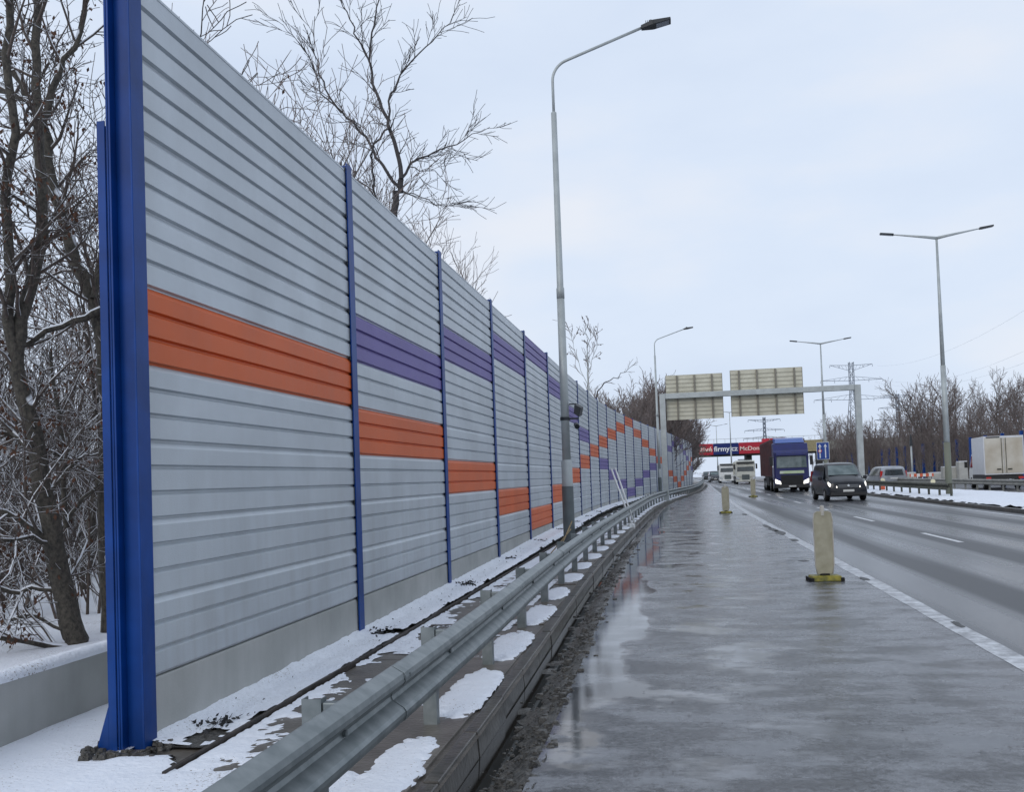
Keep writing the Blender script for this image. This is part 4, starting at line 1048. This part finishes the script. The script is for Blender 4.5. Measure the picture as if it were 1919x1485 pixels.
def wlamp(px, py, d, label):
    q = gnd(px, py, .1) if False else at(px, py, d)
    t = thing('warning_beacon', label, 'warning beacon', (q.x, q.y, 0), 0, 'orange construction beacons')
    h = q.z
    MB().hexa([(-.3,-.15,0),(.3,-.15,0),(.3,.15,0),(-.3,.15,0),(-.22,-.1,.12),(.22,-.1,.12),(.22,.1,.12),(-.22,.1,.12)]).build('foot', M['rubber'], t)
    b = MB(); b.box(-.12,.12,-.02,.02,.121,h-.32); b.build('striped_panel', M['orangeplastic'], t)
    MB().hexa([(-.12,-.028,h*.45),(.12,-.028,h*.55),(.12,-.0205,h*.55),(-.12,-.0205,h*.45),(-.12,-.028,h*.58),(.12,-.028,h*.68),(.12,-.0205,h*.68),(-.12,-.0205,h*.58)]).build('white_stripe', M['white'], t)
    MB().cyl((0,0,h-.15), (0,1,0), .13, .10, 16).build('lamp', M['cream'], t)
wlamp(1654, 896, 60, 'construction beacon with pale lamp in front of the silver estate car')
wlamp(1748, 898, 58, 'construction beacon with the brightest cream lamp, left of the lamp pole')
def obar(px, py, d, label, tilt):
    q = at(px, py, d)
    t = thing('construction_barrier', label, 'barrier', (q.x, q.y, 0), R(tilt), 'orange and white construction barriers')
    h = q.z
    MB().box(-1.0,1.0,-.03,.03,h-.28,h).build('board', M['orangeplastic'], t)
    b = MB()
    for i in range(4): b.box(-.9+i*.5,-.65+i*.5,-.036,-.0305,h-.275,h-.005)
    b.build('stripes', M['white'], t)
    for s in (-.8,.8): MB().box(s-.04,s+.04,-.2,.2,0,.06).box(s-.02,s+.02,-.029,.029,.06,h-.281).build('leg', M['rubber'], t)
obar(1678, 889, 84, 'orange and white board barrier right of the silver estate car', 12)
obar(1727, 888, 88, 'orange and white board barrier between the low concrete blocks', -10)
# grey sign post with dark fitting standing at a block
q = at(1710, 892, 95); t = thing('sign_post', 'slim grey mast topped by a dark fitting behind the leftmost low block', 'post', (q.x, q.y, 0))
zt = at(1710, 815, 95).z
MB().tube([(0,0,0),(0,0,zt-1.0)], .09, 10).build('mast', M['polegrey'], t, smooth=True)
b = MB(); b.hexa([(-.16,-.1,zt-1.1),(.16,-.1,zt-1.1),(.16,.1,zt-1.1),(-.16,.1,zt-1.1),(-.05,-.05,zt),(.05,-.05,zt),(.05,.05,zt),(-.05,.05,zt)]); b.build('fitting', M['lampblack'], t)
# row of bare blue posts of an unfinished barrier
pb = None
for i in range(22):
    y = 70+i*5.0; x = 27.0+shift(y)
    lab = 'bare blue steel post of the unfinished barrier before the trees'
    if pb is None:
        pb = thing('barrier_post', lab, 'post', (x,y,0), 0, 'bare blue posts beyond the far carriageway')
        m_, _ = hbeam(Vector((0,0,0)), Vector((0,1,0)), 4.15, dep=.26, fl=.24, off=.13, t=.03); m_.build('steel_section', M['blue'], pb)
        MB().box(-.25,.25,-.2,.2,0,.04).build('base_plate', M['blue'], pb)
    else: dup(pb, (x,y,0), 0)
# low parapet in front of the trees right
# ------------------------------------------------------------------ overpass
by = 184.0
def bpt(px, py, y=by):
    q = at(px, py, y); s = y/q.y; return Vector((q.x*s, y, (q.z-EYE)*s+EYE))
BR = thing('overpass', 'concrete overpass crossing the road behind the trucks', 'bridge', (0, by, 0))
zb = bpt(1337, 853).z; ztp = bpt(1337, 832).z
MB().box(-45, 62, .3, 9, zb-.25, ztp-.3).build('deck', M['bridgedark'], BR)
MB().box(-45, 62, .0, .29, zb+.25, ztp-.15).build('fascia', M['bridge'], BR)
b = MB(); b.box(-45,62,.02,.08,ztp+.75,ztp+.82)
for i in range(54): b.box(-45+i*2,-44.94+i*2,.02,.08,ztp-.15,ztp+.75)
b.build('railing', M['polegrey'], BR)
for xx in (26.5, 13.4):
    MB().box(xx-.5,xx+.5,2,8,-.3,zb-.251).build('pier', M['bridgedark'], BR)
MB().hexa([(28.5,1,-.3),(62,1,-.3),(62,8.5,-.3),(28.5,8.5,-.3),(28.5,1,zb-.251),(62,1,zb-.251),(62,8.5,zb-.251),(28.5,8.5,zb-.251)]).build('abutment', M['bridgedark'], BR)
def text_obj(s, size, m, x, z, y, parent=None, ext=.02, xs=1.0):
    cu = bpy.data.curves.new('lettering', 'FONT'); cu.body = s; cu.size = size; cu.extrude = ext; cu.offset = size*.02
    to = bpy.data.objects.new('tmp', cu); COL.objects.link(to)
    bpy.context.view_layer.update()
    dg = bpy.context.evaluated_depsgraph_get(); me = bpy.data.meshes.new_from_object(to.evaluated_get(dg))
    bpy.data.objects.remove(to); me.materials.clear(); me.materials.append(m)
    o = bpy.data.objects.new('lettering', me); COL.objects.link(o); o.rotation_euler = (PI/2,0,0); o.location = (x, y, z); o.scale = (xs,1,1)
    if parent: o.parent = parent
    return o
def banner(px0, px1, m, s, label, tm, fr=.62, zt_=None, zb_=None):
    a, c = bpt(px0, 832), bpt(px1, 832)
    z0, z1 = zb+.0 if zb_ is None else zb_, ztp if zt_ is None else zt_
    t = thing('banner', label, 'banner', (a.x, by-.12, 0), 0, 'advertising banners on the overpass')
    MB().box(0, c.x-a.x-.02, -.04, .04, z0, z1).build('sheet', m, t)
    if s:
        o = text_obj(s, (z1-z0)*fr, tm, .12, z0+(z1-z0)*.30, -.062, t)
        wd = max(v.co.x for v in o.data.vertices); o.scale = ((c.x-a.x-.3)/wd, 1, 1) 
    return t
banner(1309.5, 1336, M['red'], 'živé', 'red advertising banner with short white lettering, leftmost on the overpass', M['textpink'])
banner(1336.3, 1384, M['navy'], 'firmy.cz', 'dark blue advertising banner with white lettering at the middle of the overpass', M['textwhite'])
banner(1384.3, 1446, M['red'], "McDonald's", 'wide red advertising banner with cream lettering partly behind the blue lorry', M['textpink'], .5)
banner(1496, 1541, M['yellowban'], None, 'plain dull yellow banner on the overpass right of the blue lorry', None)
# narrow sign truss hung below the bridge on the left
a, c = bpt(1284, 848, by-3), bpt(1333, 857, by-3)
t = thing('sign_truss', 'small grey truss sign bar hanging just before the overpass on the left', 'sign', (a.x, by-3, 0))
L_ = c.x-a.x
MB().box(0,L_,-.05,.05,c.z,c.z+.26).box(0,L_,-.05,.05,a.z-.2,a.z).build('rail', M['galvdark'], t)
b = MB()
for i in range(4):
    x0 = L_*i/4; b.tube([(x0,0,c.z+.1),(x0+L_/8,0,a.z-.1),(x0+L_/4,0,c.z+.1)], .05, 5)
b.build('bracing', M['black'], t)
MB().box(-.1,.1,-.1,.1,-.2,a.z).build('leg', M['galvdark'], t)
# buildings / red roof hint beyond the bridge on the right
q = at(1450, 826, 260); t = thing('distant_kiosk', 'small red and white rooftop structure above the blue lorry', 'building', (q.x, q.y, 0))
MB().box(-2.6,2.6,0,3,0,q.z-.6).build('wall', M['white'], t); MB().box(-2.9,2.9,-.3,3.3,q.z-.6,q.z+.6).build('roof', M['red'], t)

# ------------------------------------------------------------------ pylons and wires
def pylon(px, d, py_top, label, arms, hw):
    base = at(px, 880, d); zt = at(px, py_top, d).z
    t = thing('power_pylon', label, 'pylon', (base.x, base.y, 0), R(8), 'power pylons on the horizon'); th = .13*d/400
    w0, w1 = 3.6*zt/45, .8*zt/45; b = MB()
    f = lambda z: w0+(w1-w0)*min(1, z/(zt*.72))
    for sx_ in (-1,1):
        for sy_ in (-1,1):
            b.tube([(sx_*f(0),sy_*f(0),0),(sx_*f(zt*.72),sy_*f(zt*.72),zt*.72),(sx_*w1,sy_*w1,zt)], th*1.3, 4)
    n = 13
    for i in range(n):
        za, zc = zt*i/n, zt*(i+1)/n
        for s in (-1,1):
            b.tube([(s*f(za),-f(za),za),(-s*f(zc),-f(zc),zc)], th*.7, 3); b.tube([(s*f(za),f(za),za),(-s*f(zc),f(zc),zc)], th*.7, 3)
    b.build('lattice_tower', M['pylon'], t)
    for (py, half, up) in arms:
        z = at(px, py, d).z; a = MB(); L_ = half*d/F0
        for s in (-1,1):
            a.tube([(s*w1,0,z),(s*L_,0,z+.3)], th, 4); a.tube([(s*w1,0,z+up*d/F0),(s*L_,0,z+.3)], th*.8, 4)
            for k in range(1,5):
                u = k/5; a.tube([(s*(w1+(L_-w1)*u),0,z),(s*(w1+(L_-w1)*(u-.1)),0,z+up*d/F0*(1-u))], th*.5, 3)
            for k in (.55, 1): a.tube([(s*L_*k,0,z),(s*L_*k,0,z-3.5*d/F0)], th*.8, 4)
        a.build('crossarm', M['pylon'], t)
    return t
pylon(1604, 400, 678, 'nearest power pylon behind the right end of the gantry', [(684,40,-10),(713,58,8),(749,72,10)], 0)
pylon(1688, 600, 738, 'second power pylon, lower and right of the nearest one', [(741,24,-5),(765,36,5),(787,44,6)], 0)
pylon(1436, 820, 782, 'small far power pylon seen under the wider sign panel', [(787,30,-4),(807,37,4),(822,40,4)], 0)
def cable(name, label, A, B, sag, r):
    b = MB(); pts_ = []
    for i in range(25):
        u = i/24; p = A.lerp(B, u); p.z -= sag*4*u*(1-u); pts_.append(p)
    b.tube(pts_, r, 4); o = b.build(name, M['pylon'], None, smooth=True); tag(o, label, 'power line', 'power lines in the right sky')
for i, (p1, p2, lb) in enumerate((((1644,686),(2080,470),'topmost power line rising to the right from the nearest pylon'), ((1662,714),(2100,560),'second power line from the top, rising to the right'),
                              ((1640,716),(2080,610),'third power line from the top, rising to the right'), ((1676,750),(2100,625),'lowest power line rising to the right above the trees'))):
    cable('power_line', lb, at(*p1, 400), at(*p2, 190), 6, .018)

# ------------------------------------------------------------------ trees
def grow(T, Cr, p, d, Ln, r, lvl, rng, P):
    """T trunk mesh, Cr crown mesh"""
    seg = 5 if lvl <= 1 else (4 if lvl == 2 else 3)
    pts_ = [p.copy()]; rad = [r]; dirs = []
    q = p.copy(); dd = d.normalized()
    for i in range(seg):
        j = P['wig']*(1 if lvl else .5)
        dd = (dd+Vector((rng.gauss(0,j), rng.gauss(0,j), rng.gauss(0,j)+P['trop']))).normalized()
        q = q+dd*(Ln/seg); pts_.append(q.copy()); rad.append(max(P['rmin'], r*(1-(i+1)/seg*P['taper']))); dirs.append(dd.copy())
    tgt = T if lvl <= P.get('tl', 1) else Cr
    tgt.tube(pts_, rad, 7 if lvl == 0 else (5 if lvl == 1 else (4 if r > .012 and lvl < 3 else 3)), cap=False)
    if P.get('leaves') and lvl >= 3 and rng.random() < P['leaves'] and P.get('Lf') is not None:
        for _ in range(rng.randint(1, 4)):
            c = pts_[rng.randint(1, seg)]+Vector((rng.gauss(0,.03), rng.gauss(0,.03), -abs(rng.gauss(0,.04))))
            s = P['lsize']*rng.uniform(.6,1.4); a = Vector((rng.gauss(0,.5), rng.gauss(0,.5), -1)).normalized(); b_ = a.orthogonal().normalized()
            P['Lf'].add([c-a*s, c+b_*s*.5, c+a*s, c-b_*s*.5], [(0,1,2,3)])
    if lvl >= P['depth']: return
    n = P['kids'][lvl]
    for k in range(n):
        u = P['from'][lvl]+(1-P['from'][lvl])*(k+rng.random())/n
        x = min(u*seg, seg-.001); i = int(x); pp = pts_[i].lerp(pts_[i+1], x-i)
        ax = dirs[i]; side = ax.orthogonal().normalized(); side.rotate(Matrix.Rotation(rng.uniform(0, 2*PI), 3, ax))
        ang = R(rng.uniform(*P['ang']))
        nd = ax*math.cos(ang)+side*math.sin(ang)
        grow(T, Cr, pp, nd, Ln*P['len'][lvl]*rng.uniform(.6,1.15)*(1.15-.55*u if lvl == 0 else 1), max(P['rmin'], rad[i]*P['rk']), lvl+1, rng, P)
def topz(t): return max(v.co.z for c in t.children for v in c.data.vertices)
def make_tree(name, label, cat, loc, seed, H, r, P, tm, cm, group=None, lean=(0,0), multi=1):
    rng = random.Random(seed); T = MB(); Cr = MB(); Lf = MB(); P = dict(P); P['Lf'] = Lf
    for m_ in range(multi):
        a = rng.uniform(0, 2*PI); o0 = Vector((math.cos(a), math.sin(a), 0))*(.25 if multi > 1 else 0)
        sp = .0 if multi == 1 else .28
        grow(T, Cr, Vector((o0.x, o0.y, -.3)), Vector((lean[0]+math.cos(a)*sp, lean[1]+math.sin(a)*sp, 1)), H*rng.uniform(.8,1) if multi > 1 else H, r, 0, rng, P)
    t = thing(name, label, cat, loc, 0, group)
    fastbuild(T, 'trunk', tm, t); fastbuild(Cr, 'crown', cm, t)
    if Lf.v: fastbuild(Lf, 'leaves', M['leaf'], t, smooth=False)
    return t
PW = dict(wig=.14, trop=.05, taper=.8, rmin=.0075, kids=[9,6,5,4], len=[.42,.5,.5,.5], ang=(25,62), rk=.55, depth=3, leaves=.2, lsize=.04, tl=1)
PW['from'] = [.25,.2,.15,.1]
# explicit near trees on the left, shaped after what one sees beside the end post
def limb_tree(name, label, limbs, seed, depth_m, P, tm, cm, group=None, cat='tree', base=None):
    """limbs: list of (pixel path [(px,py)...], r0, r1, kids, depth offset)"""
    rng = random.Random(seed); T = MB(); Cr = MB(); Lf = MB(); P = dict(P); P['Lf'] = Lf
    root = base
    for path, r0, r1, kids, off in limbs:
        n = len(path); ptsl = [at(x, y, depth_m+off[0]+(off[1]-off[0])*i/(n-1)) for i, (x, y) in enumerate(path)]
        # refine
        q = []
        for i in range(n-1):
            for u in (0, .33, .66): q.append(ptsl[i].lerp(ptsl[i+1], u)+Vector((rng.gauss(0,1), rng.gauss(0,1), rng.gauss(0,1)))*(.012 if u and i+u else 0)*depth_m/10)
        q.append(ptsl[-1]); m_ = len(q)
        rad = [r0+(r1-r0)*i/(m_-1) for i in range(m_)]
        rad = [a_*P.get('thin', 1) for a_ in rad]; T.tube(q, rad, 9 if r0 > .05 else 6, cap=False)
        tot = sum((q[i+1]-q[i]).length for i in range(m_-1))
        for k in range(kids):
            u = .12+.88*(k+rng.random())/kids; x = min(u*(m_-1), m_-1.001); i = int(x); pp = q[i].lerp(q[i+1], x-i)
            ax = (q[i+1]-q[i]).normalized(); side = ax.orthogonal().normalized(); side.rotate(Matrix.Rotation(rng.uniform(0, 2*PI), 3, ax))
            a = R(rng.uniform(*P['ang'])); nd = ax*math.cos(a)+side*math.sin(a)
            grow(T, Cr, pp, nd, P['L1']*rng.uniform(.5,1.1), max(P['rmin'], min(rad[i]*.5, P.get('r1', .03))), 2, rng, P)
    b0 = at(*limbs[0][0][0], depth_m); loc = Vector((b0.x, b0.y, 0))
    T.v = [(v[0]-loc.x, v[1]-loc.y, v[2]) for v in T.v]; Cr.v = [(v[0]-loc.x, v[1]-loc.y, v[2]) for v in Cr.v]; Lf.v = [(v[0]-loc.x, v[1]-loc.y, v[2]) for v in Lf.v]
    t = thing(name, label, cat, loc, 0, group)
    fastbuild(T, 'trunk', tm, t); fastbuild(Cr, 'crown', cm, t)
    if Lf.v: fastbuild(Lf, 'leaves', M['leaf'], t, smooth=False)
    return t
PN = dict(wig=.16, trop=.04, taper=.8, rmin=.0042, kids=[0,0,6,4], len=[.5,.5,.55,.5], ang=(25,65), rk=.6, depth=4, leaves=.22, lsize=.028, tl=1, L1=1.3, r1=.026, thin=.9)
PN['from'] = [.1,.1,.15,.1]
limb_tree('tree', 'snow dusted tree with a thick bent trunk rising beside the blue end post', [
    ([(148,1225),(138,1190),(118,1105),(100,1020),(82,930),(70,850),(48,760),(30,680)], .145, .085, 9, (0,0)),
    ([(30,680),(38,600),(62,520),(80,440),(78,330),(70,200),(66,80),(75,-60)], .088, .045, 16, (0,.3)),
    ([(30,680),(14,600),(18,500),(10,380),(30,250),(10,100),(20,-60)], .07, .04, 14, (0,-.4)),
    ([(98,1020),(50,985),(10,960),(-60,940)], .045, .03, 7, (0,-.5)),
    ([(88,935),(120,890),(150,860),(185,850)], .03, .012, 3, (0,.3)),
    ([(100,1030),(60,1005),(0,1012),(-50,1000)], .035, .022, 4, (0,-.8)),
    ([(75,870),(45,830),(10,800),(-40,770)], .045, .03, 7, (0,.6)),
    ([(110,1110),(60,1100),(20,1110),(-40,1090)], .04, .028, 4, (0,-.3)),
    ([(120,1180),(70,1155),(10,1165),(-40,1150)], .035, .025, 4, (0,.5)),
    ([(150,1215),(90,1210),(40,1200),(-40,1190)], .045, .035, 5, (0,-.6)),
    ], 5, 10.6, PN, M['bark'], M['barktwig'])
limb_tree('tree', 'slanting tree crossing behind the blue end post with a snowy fork', [
    ([(205,1215),(200,1000),(205,760),(190,620),(165,540),(140,490),(118,410),(95,330),(78,230),(62,190),(30,140),(-20,80)], .12, .045, 20, (0,.4)),
    ([(78,230),(110,140),(150,60),(165,-60)], .05, .03, 10, (0,.5)),
    ([(175,560),(185,500),(195,440)], .045, .03, 3, (0,.2)),
    ([(62,190),(30,180),(0,170),(-40,165)], .04, .03, 4, (0,.5)),
    ([(190,580),(140,600),(85,620),(40,650),(10,690)], .05, .03, 7, (0,-.4)),
    ([(198,905),(130,860),(90,845),(60,830),(0,810),(-40,800)], .033, .035, 6, (0,-.5)),
    ([(125,990),(118,900),(125,850),(112,780),(100,720),(95,660)], .035, .02, 6, (0,.3)),
    ([(128,975),(150,940),(185,910)], .03, .02, 3, (0,-.3)),
    ], 9, 11.5, PN, M['bark'], M['barktwig'])
# woods behind: several individuals
proto = []
PB_ = dict(PW); PB_['rmin'] = .009; PB_['kids'] = [10,6,4,3]; PB_['leaves'] = .08
for i in range(4):
    proto.append(make_tree('tree', 'bare brown snow dusted tree of the wood behind the barrier', 'tree', (-60,-60,0), 100+i, 9.5+i*.7, .11, PB_, M['bark'], M['barktwig'], 'trees of the wood left of the end post', lean=(.1*(i-1.5), .05), multi=1+(i % 2)))
sr = random.Random(31); first = [True]*4
for (px, d_) in ((150,18),(85,23),(175,27),(10,27),(120,35),(50,40)):
    q = at(px, 930, d_); i = sr.randrange(4); rz = sr.uniform(0, 6.28)
    if first[i]: proto[i].location = (q.x, q.y, -.1); proto[i].rotation_euler = (0,0,rz); first[i] = False
    else: dup(proto[i], (q.x, q.y, -.1), rz, scale=sr.uniform(.85,1.15))
# undergrowth
PU = dict(wig=.12, trop=.06, taper=.7, rmin=.0055, kids=[8,5,3], len=[.5,.5,.5], ang=(15,50), rk=.6, depth=2, leaves=0, lsize=.03, tl=0); PU['from'] = [.05,.1,.1]
us = [make_tree('shrub', 'tangled snow dusted shrub in the undergrowth left of the end post', 'shrub', (-60,-60,0), 300+i, 3.0+i*.6, .02, PU, M['barktwig'], M['barktwig'], 'shrubs of the undergrowth', multi=7) for i in range(3)]
fu = [True]*3
for k in range(22):
    d_ = sr.uniform(12.5, 34); px = sr.uniform(-50, 230)
    q = at(px, 930, d_); i = k % 3; rz = sr.uniform(0, 6.28)
    if fu[i]: us[i].location = (q.x, q.y, -.1); fu[i] = False
    else: dup(us[i], (q.x, q.y, -.1), rz, scale=sr.uniform(.8,1.4))

# tall slim tree above the wall
PT = dict(wig=.13, trop=.035, taper=.85, rmin=.0065, kids=[0,0,6,4], len=[.5,.5,.6,.5], ang=(16,42), rk=.5, depth=3, leaves=0, lsize=.03, tl=1, thin=.68, L1=.9, r1=.02); PT['from'] = [.1,.1,.12,.1]
limb_tree('bare_tree', 'tall slender bare tree with a forked crown above the barrier left of the near lamp', [
    ([(726,900),(730,600),(738,410),(742,360),(752,335)], .17, .10, 3, (0,0)),
    ([(752,335),(748,300),(738,262),(728,225),(712,190),(697,155),(692,115),(696,70),(704,30),(715,-20)], .085, .02, 16, (0,.3)),
    ([(692,115),(672,75),(655,35),(638,0),(625,-40)], .035, .012, 9, (0,.2)),
    ([(748,350),(718,310),(700,282),(675,248),(650,222),(620,185),(598,140),(588,100),(590,30)], .062, .012, 16, (0,-.5)),
    ([(640,212),(600,175),(585,120),(560,80),(530,45)], .03, .009, 10, (-.2,-1)),
    ([(728,225),(732,175),(750,140),(785,100),(820,65),(850,25)], .045, .01, 14, (.1,.8)),
    ([(752,335),(770,305),(790,295),(825,280),(870,262),(918,238)], .052, .009, 14, (0,.6)),
    ([(765,312),(800,320),(830,330)], .025, .009, 5, (0,.6)),
    ([(750,355),(790,370),(830,385),(855,380)], .022, .008, 6, (0,-.4)),
    ([(730,240),(700,270),(697,300),(700,355),(718,395)], .035, .04, 5, (0,.6)),
    ([(715,385),(690,350),(665,335),(650,325)], .03, .02, 4, (0,.3)),
    ], 17, 24, PT, M['barktall'], M['barktall'], None, 'tree')
# wood along the back of the wall
PS = dict(wig=.12, trop=.06, taper=.8, rmin=.0062, kids=[13,7,4], len=[.42,.5,.5], ang=(18,42), rk=.5, depth=3, leaves=0, lsize=.05, tl=1); PS['kids'] = [11,6,4,0]; PS['len'] = [.42,.5,.5,.5]; PS['from'] = [.2,.15,.1,.1]
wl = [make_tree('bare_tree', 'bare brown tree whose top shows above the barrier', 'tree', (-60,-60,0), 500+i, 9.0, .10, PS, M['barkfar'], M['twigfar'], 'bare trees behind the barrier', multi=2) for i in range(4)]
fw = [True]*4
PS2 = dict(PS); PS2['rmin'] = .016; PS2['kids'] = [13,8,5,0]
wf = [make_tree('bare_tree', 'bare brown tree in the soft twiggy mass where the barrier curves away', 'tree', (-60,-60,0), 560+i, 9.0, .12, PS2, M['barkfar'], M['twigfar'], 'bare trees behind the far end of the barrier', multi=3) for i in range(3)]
ff = [True]*3
def plant(protos, flags, px, py, d_, rz, h0, label=None, k=None):
    """stand a copy so that its top reaches the photograph's tree top"""
    top = at(px, py, d_); i = k if k is not None else sr.randrange(len(protos)); s = max(.2, (top.z+.2)/topz(protos[i]))
    if flags[i]:
        flags[i] = False; o = protos[i]; o.location = (top.x, top.y, -.2); o.rotation_euler = (0,0,rz); o.scale = (s,)*3
        if label: o['label'] = label
    else: o = dup(protos[i], (top.x, top.y, -.2), rz, label, scale=s)
    return o
H0 = 8.6
for (px, py, d_) in ((340,10,15),(405,75,17),(470,125,21),(525,180,23),(560,175,25),(590,195,28),(620,215,30),(645,250,32),(680,320,34),(770,395,38),(800,410,42),(825,440,45),(600,230,24)):
    plant(wl, fw, px, py, d_, sr.uniform(0,6.28), H0*1.08)
for (px, py, d_) in ((1130,735,80),(1150,722,85),(1170,712,90),(1190,705,92),(1205,695,96),(1222,690,98),(1238,705,100),(1252,745,122),(1262,768,126),(1272,790,130),(1280,800,134),(1180,722,76),(1215,710,84),(1240,735,92),(1140,740,95),(1160,735,110),(1200,715,112),(1230,705,115),(1120,742,78),(1185,712,100),(1210,700,105),(1225,698,108),(1240,735,122)):
    plant(wf, ff, px, py, d_, sr.uniform(0,6.28), H0)
PT2 = dict(PT); PT2['rmin'] = .012
limb_tree('birch_tree', 'thin lone birch above the barrier right of the near lamp', [([(1104,900),(1102,760),(1101,700),(1100,650),(1103,608)], .10, .02, 16, (0,0)), ([(1101,720),(1085,680),(1074,640),(1072,615)], .03, .012, 8, (0,.5)), ([(1101,700),(1115,660),(1122,630)], .03, .012, 6, (0,-.5))], 41, 55, dict(PT2, kids=[0,0,4,2], L1=1.0, leaves=.2, lsize=.06), M['polegrey'], M['twigfar'], None, 'tree')
limb_tree('bare_tree', 'thin curved bough arching over the barrier before the bushy trees', [([(1105,900),(1110,760),(1128,725),(1150,708),(1172,698),(1192,680)], .09, .012, 8, (0,0))], 42, 70, dict(PT2, kids=[0,0,3,2], L1=.7), M['barktall'], M['twigfar'], None, 'tree')
# right side wood beyond the far carriageway
PR = dict(wig=.13, trop=.06, taper=.8, rmin=.019, kids=[12,7,5,0], len=[.45,.5,.5,.5], ang=(16,44), rk=.52, depth=3, leaves=0, lsize=.05, tl=1); PR['from'] = [.18,.15,.1,.1]
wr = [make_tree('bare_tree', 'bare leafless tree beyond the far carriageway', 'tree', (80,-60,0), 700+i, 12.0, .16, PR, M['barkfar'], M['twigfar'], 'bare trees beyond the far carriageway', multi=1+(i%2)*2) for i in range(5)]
fr_ = [True]*5
for (px, py, d_) in ((1540,782,190),(1555,770,180),(1572,778,170),(1590,775,165),(1612,768,150),(1632,780,140),(1650,770,145),(1668,775,135),(1680,745,130),(1695,760,150),(1712,745,140),(1730,700,120),(1745,690,115),(1762,705,118),(1780,700,112),(1800,715,118),(1815,705,110),(1832,715,105),(1850,688,100),(1868,690,104),(1885,715,108),(1905,695,98),(1925,690,102),(1945,690,96),
                     (1560,800,150),(1600,800,140),(1640,800,128),(1670,795,120),(1705,780,118),(1740,770,108),(1775,765,105),(1810,770,100),(1845,765,96),(1880,765,94),(1915,760,92),(1625,800,112),(1690,800,108),(1725,790,104),(1790,790,98),(1550,810,130),(1580,812,125),(1500,822,260),(1520,818,240)):
    plant(wr, fr_, px, py, d_, sr.uniform(0,6.28), 11.4)
for p_, f_ in list(zip(wr, fr_))+list(zip(wl, fw))+list(zip(wf, ff))+list(zip(proto, first))+list(zip(us, fu)):
    if f_:
        for c_ in list(p_.children): bpy.data.objects.remove(c_)
        bpy.data.objects.remove(p_)
# far wood reading as one mass
b = MB(); rg = random.Random(91)
def farwood(x0, x1, y0, y1, n, h):
    for i in range(n):
        x, y = rg.uniform(x0,x1), rg.uniform(y0,y1); H_ = h*rg.uniform(.6,1.1)
        b.tube([(x,y,-.3),(x+rg.gauss(0,.3),y,H_*.5),(x+rg.gauss(0,.8),y,H_)], [.10,.07,.02], 3, cap=False)
        for k in range(16):
            z = H_*rg.uniform(.15,.95); a = rg.uniform(0,6.28); l_ = rg.uniform(.6,2.0)
            m0 = Vector((x+math.cos(a)*l_*.5, y+math.sin(a)*l_*.5, z+l_*.5))
            b.tube([(x,y,z), tuple(m0), (x+math.cos(a)*l_*.8+rg.gauss(0,.2), y+math.sin(a)*l_*.8, z+l_*1.2)], [.028,.022,.015], 3, cap=False)
farwood(-46,-16,45,90,130,5.0)
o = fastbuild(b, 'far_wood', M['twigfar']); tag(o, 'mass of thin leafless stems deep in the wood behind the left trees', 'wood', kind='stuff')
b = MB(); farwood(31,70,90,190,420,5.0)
o = fastbuild(b, 'far_thicket', M['twigfar']); tag(o, 'brown thicket filling the gaps under the trees beyond the far carriageway', 'thicket', kind='stuff')
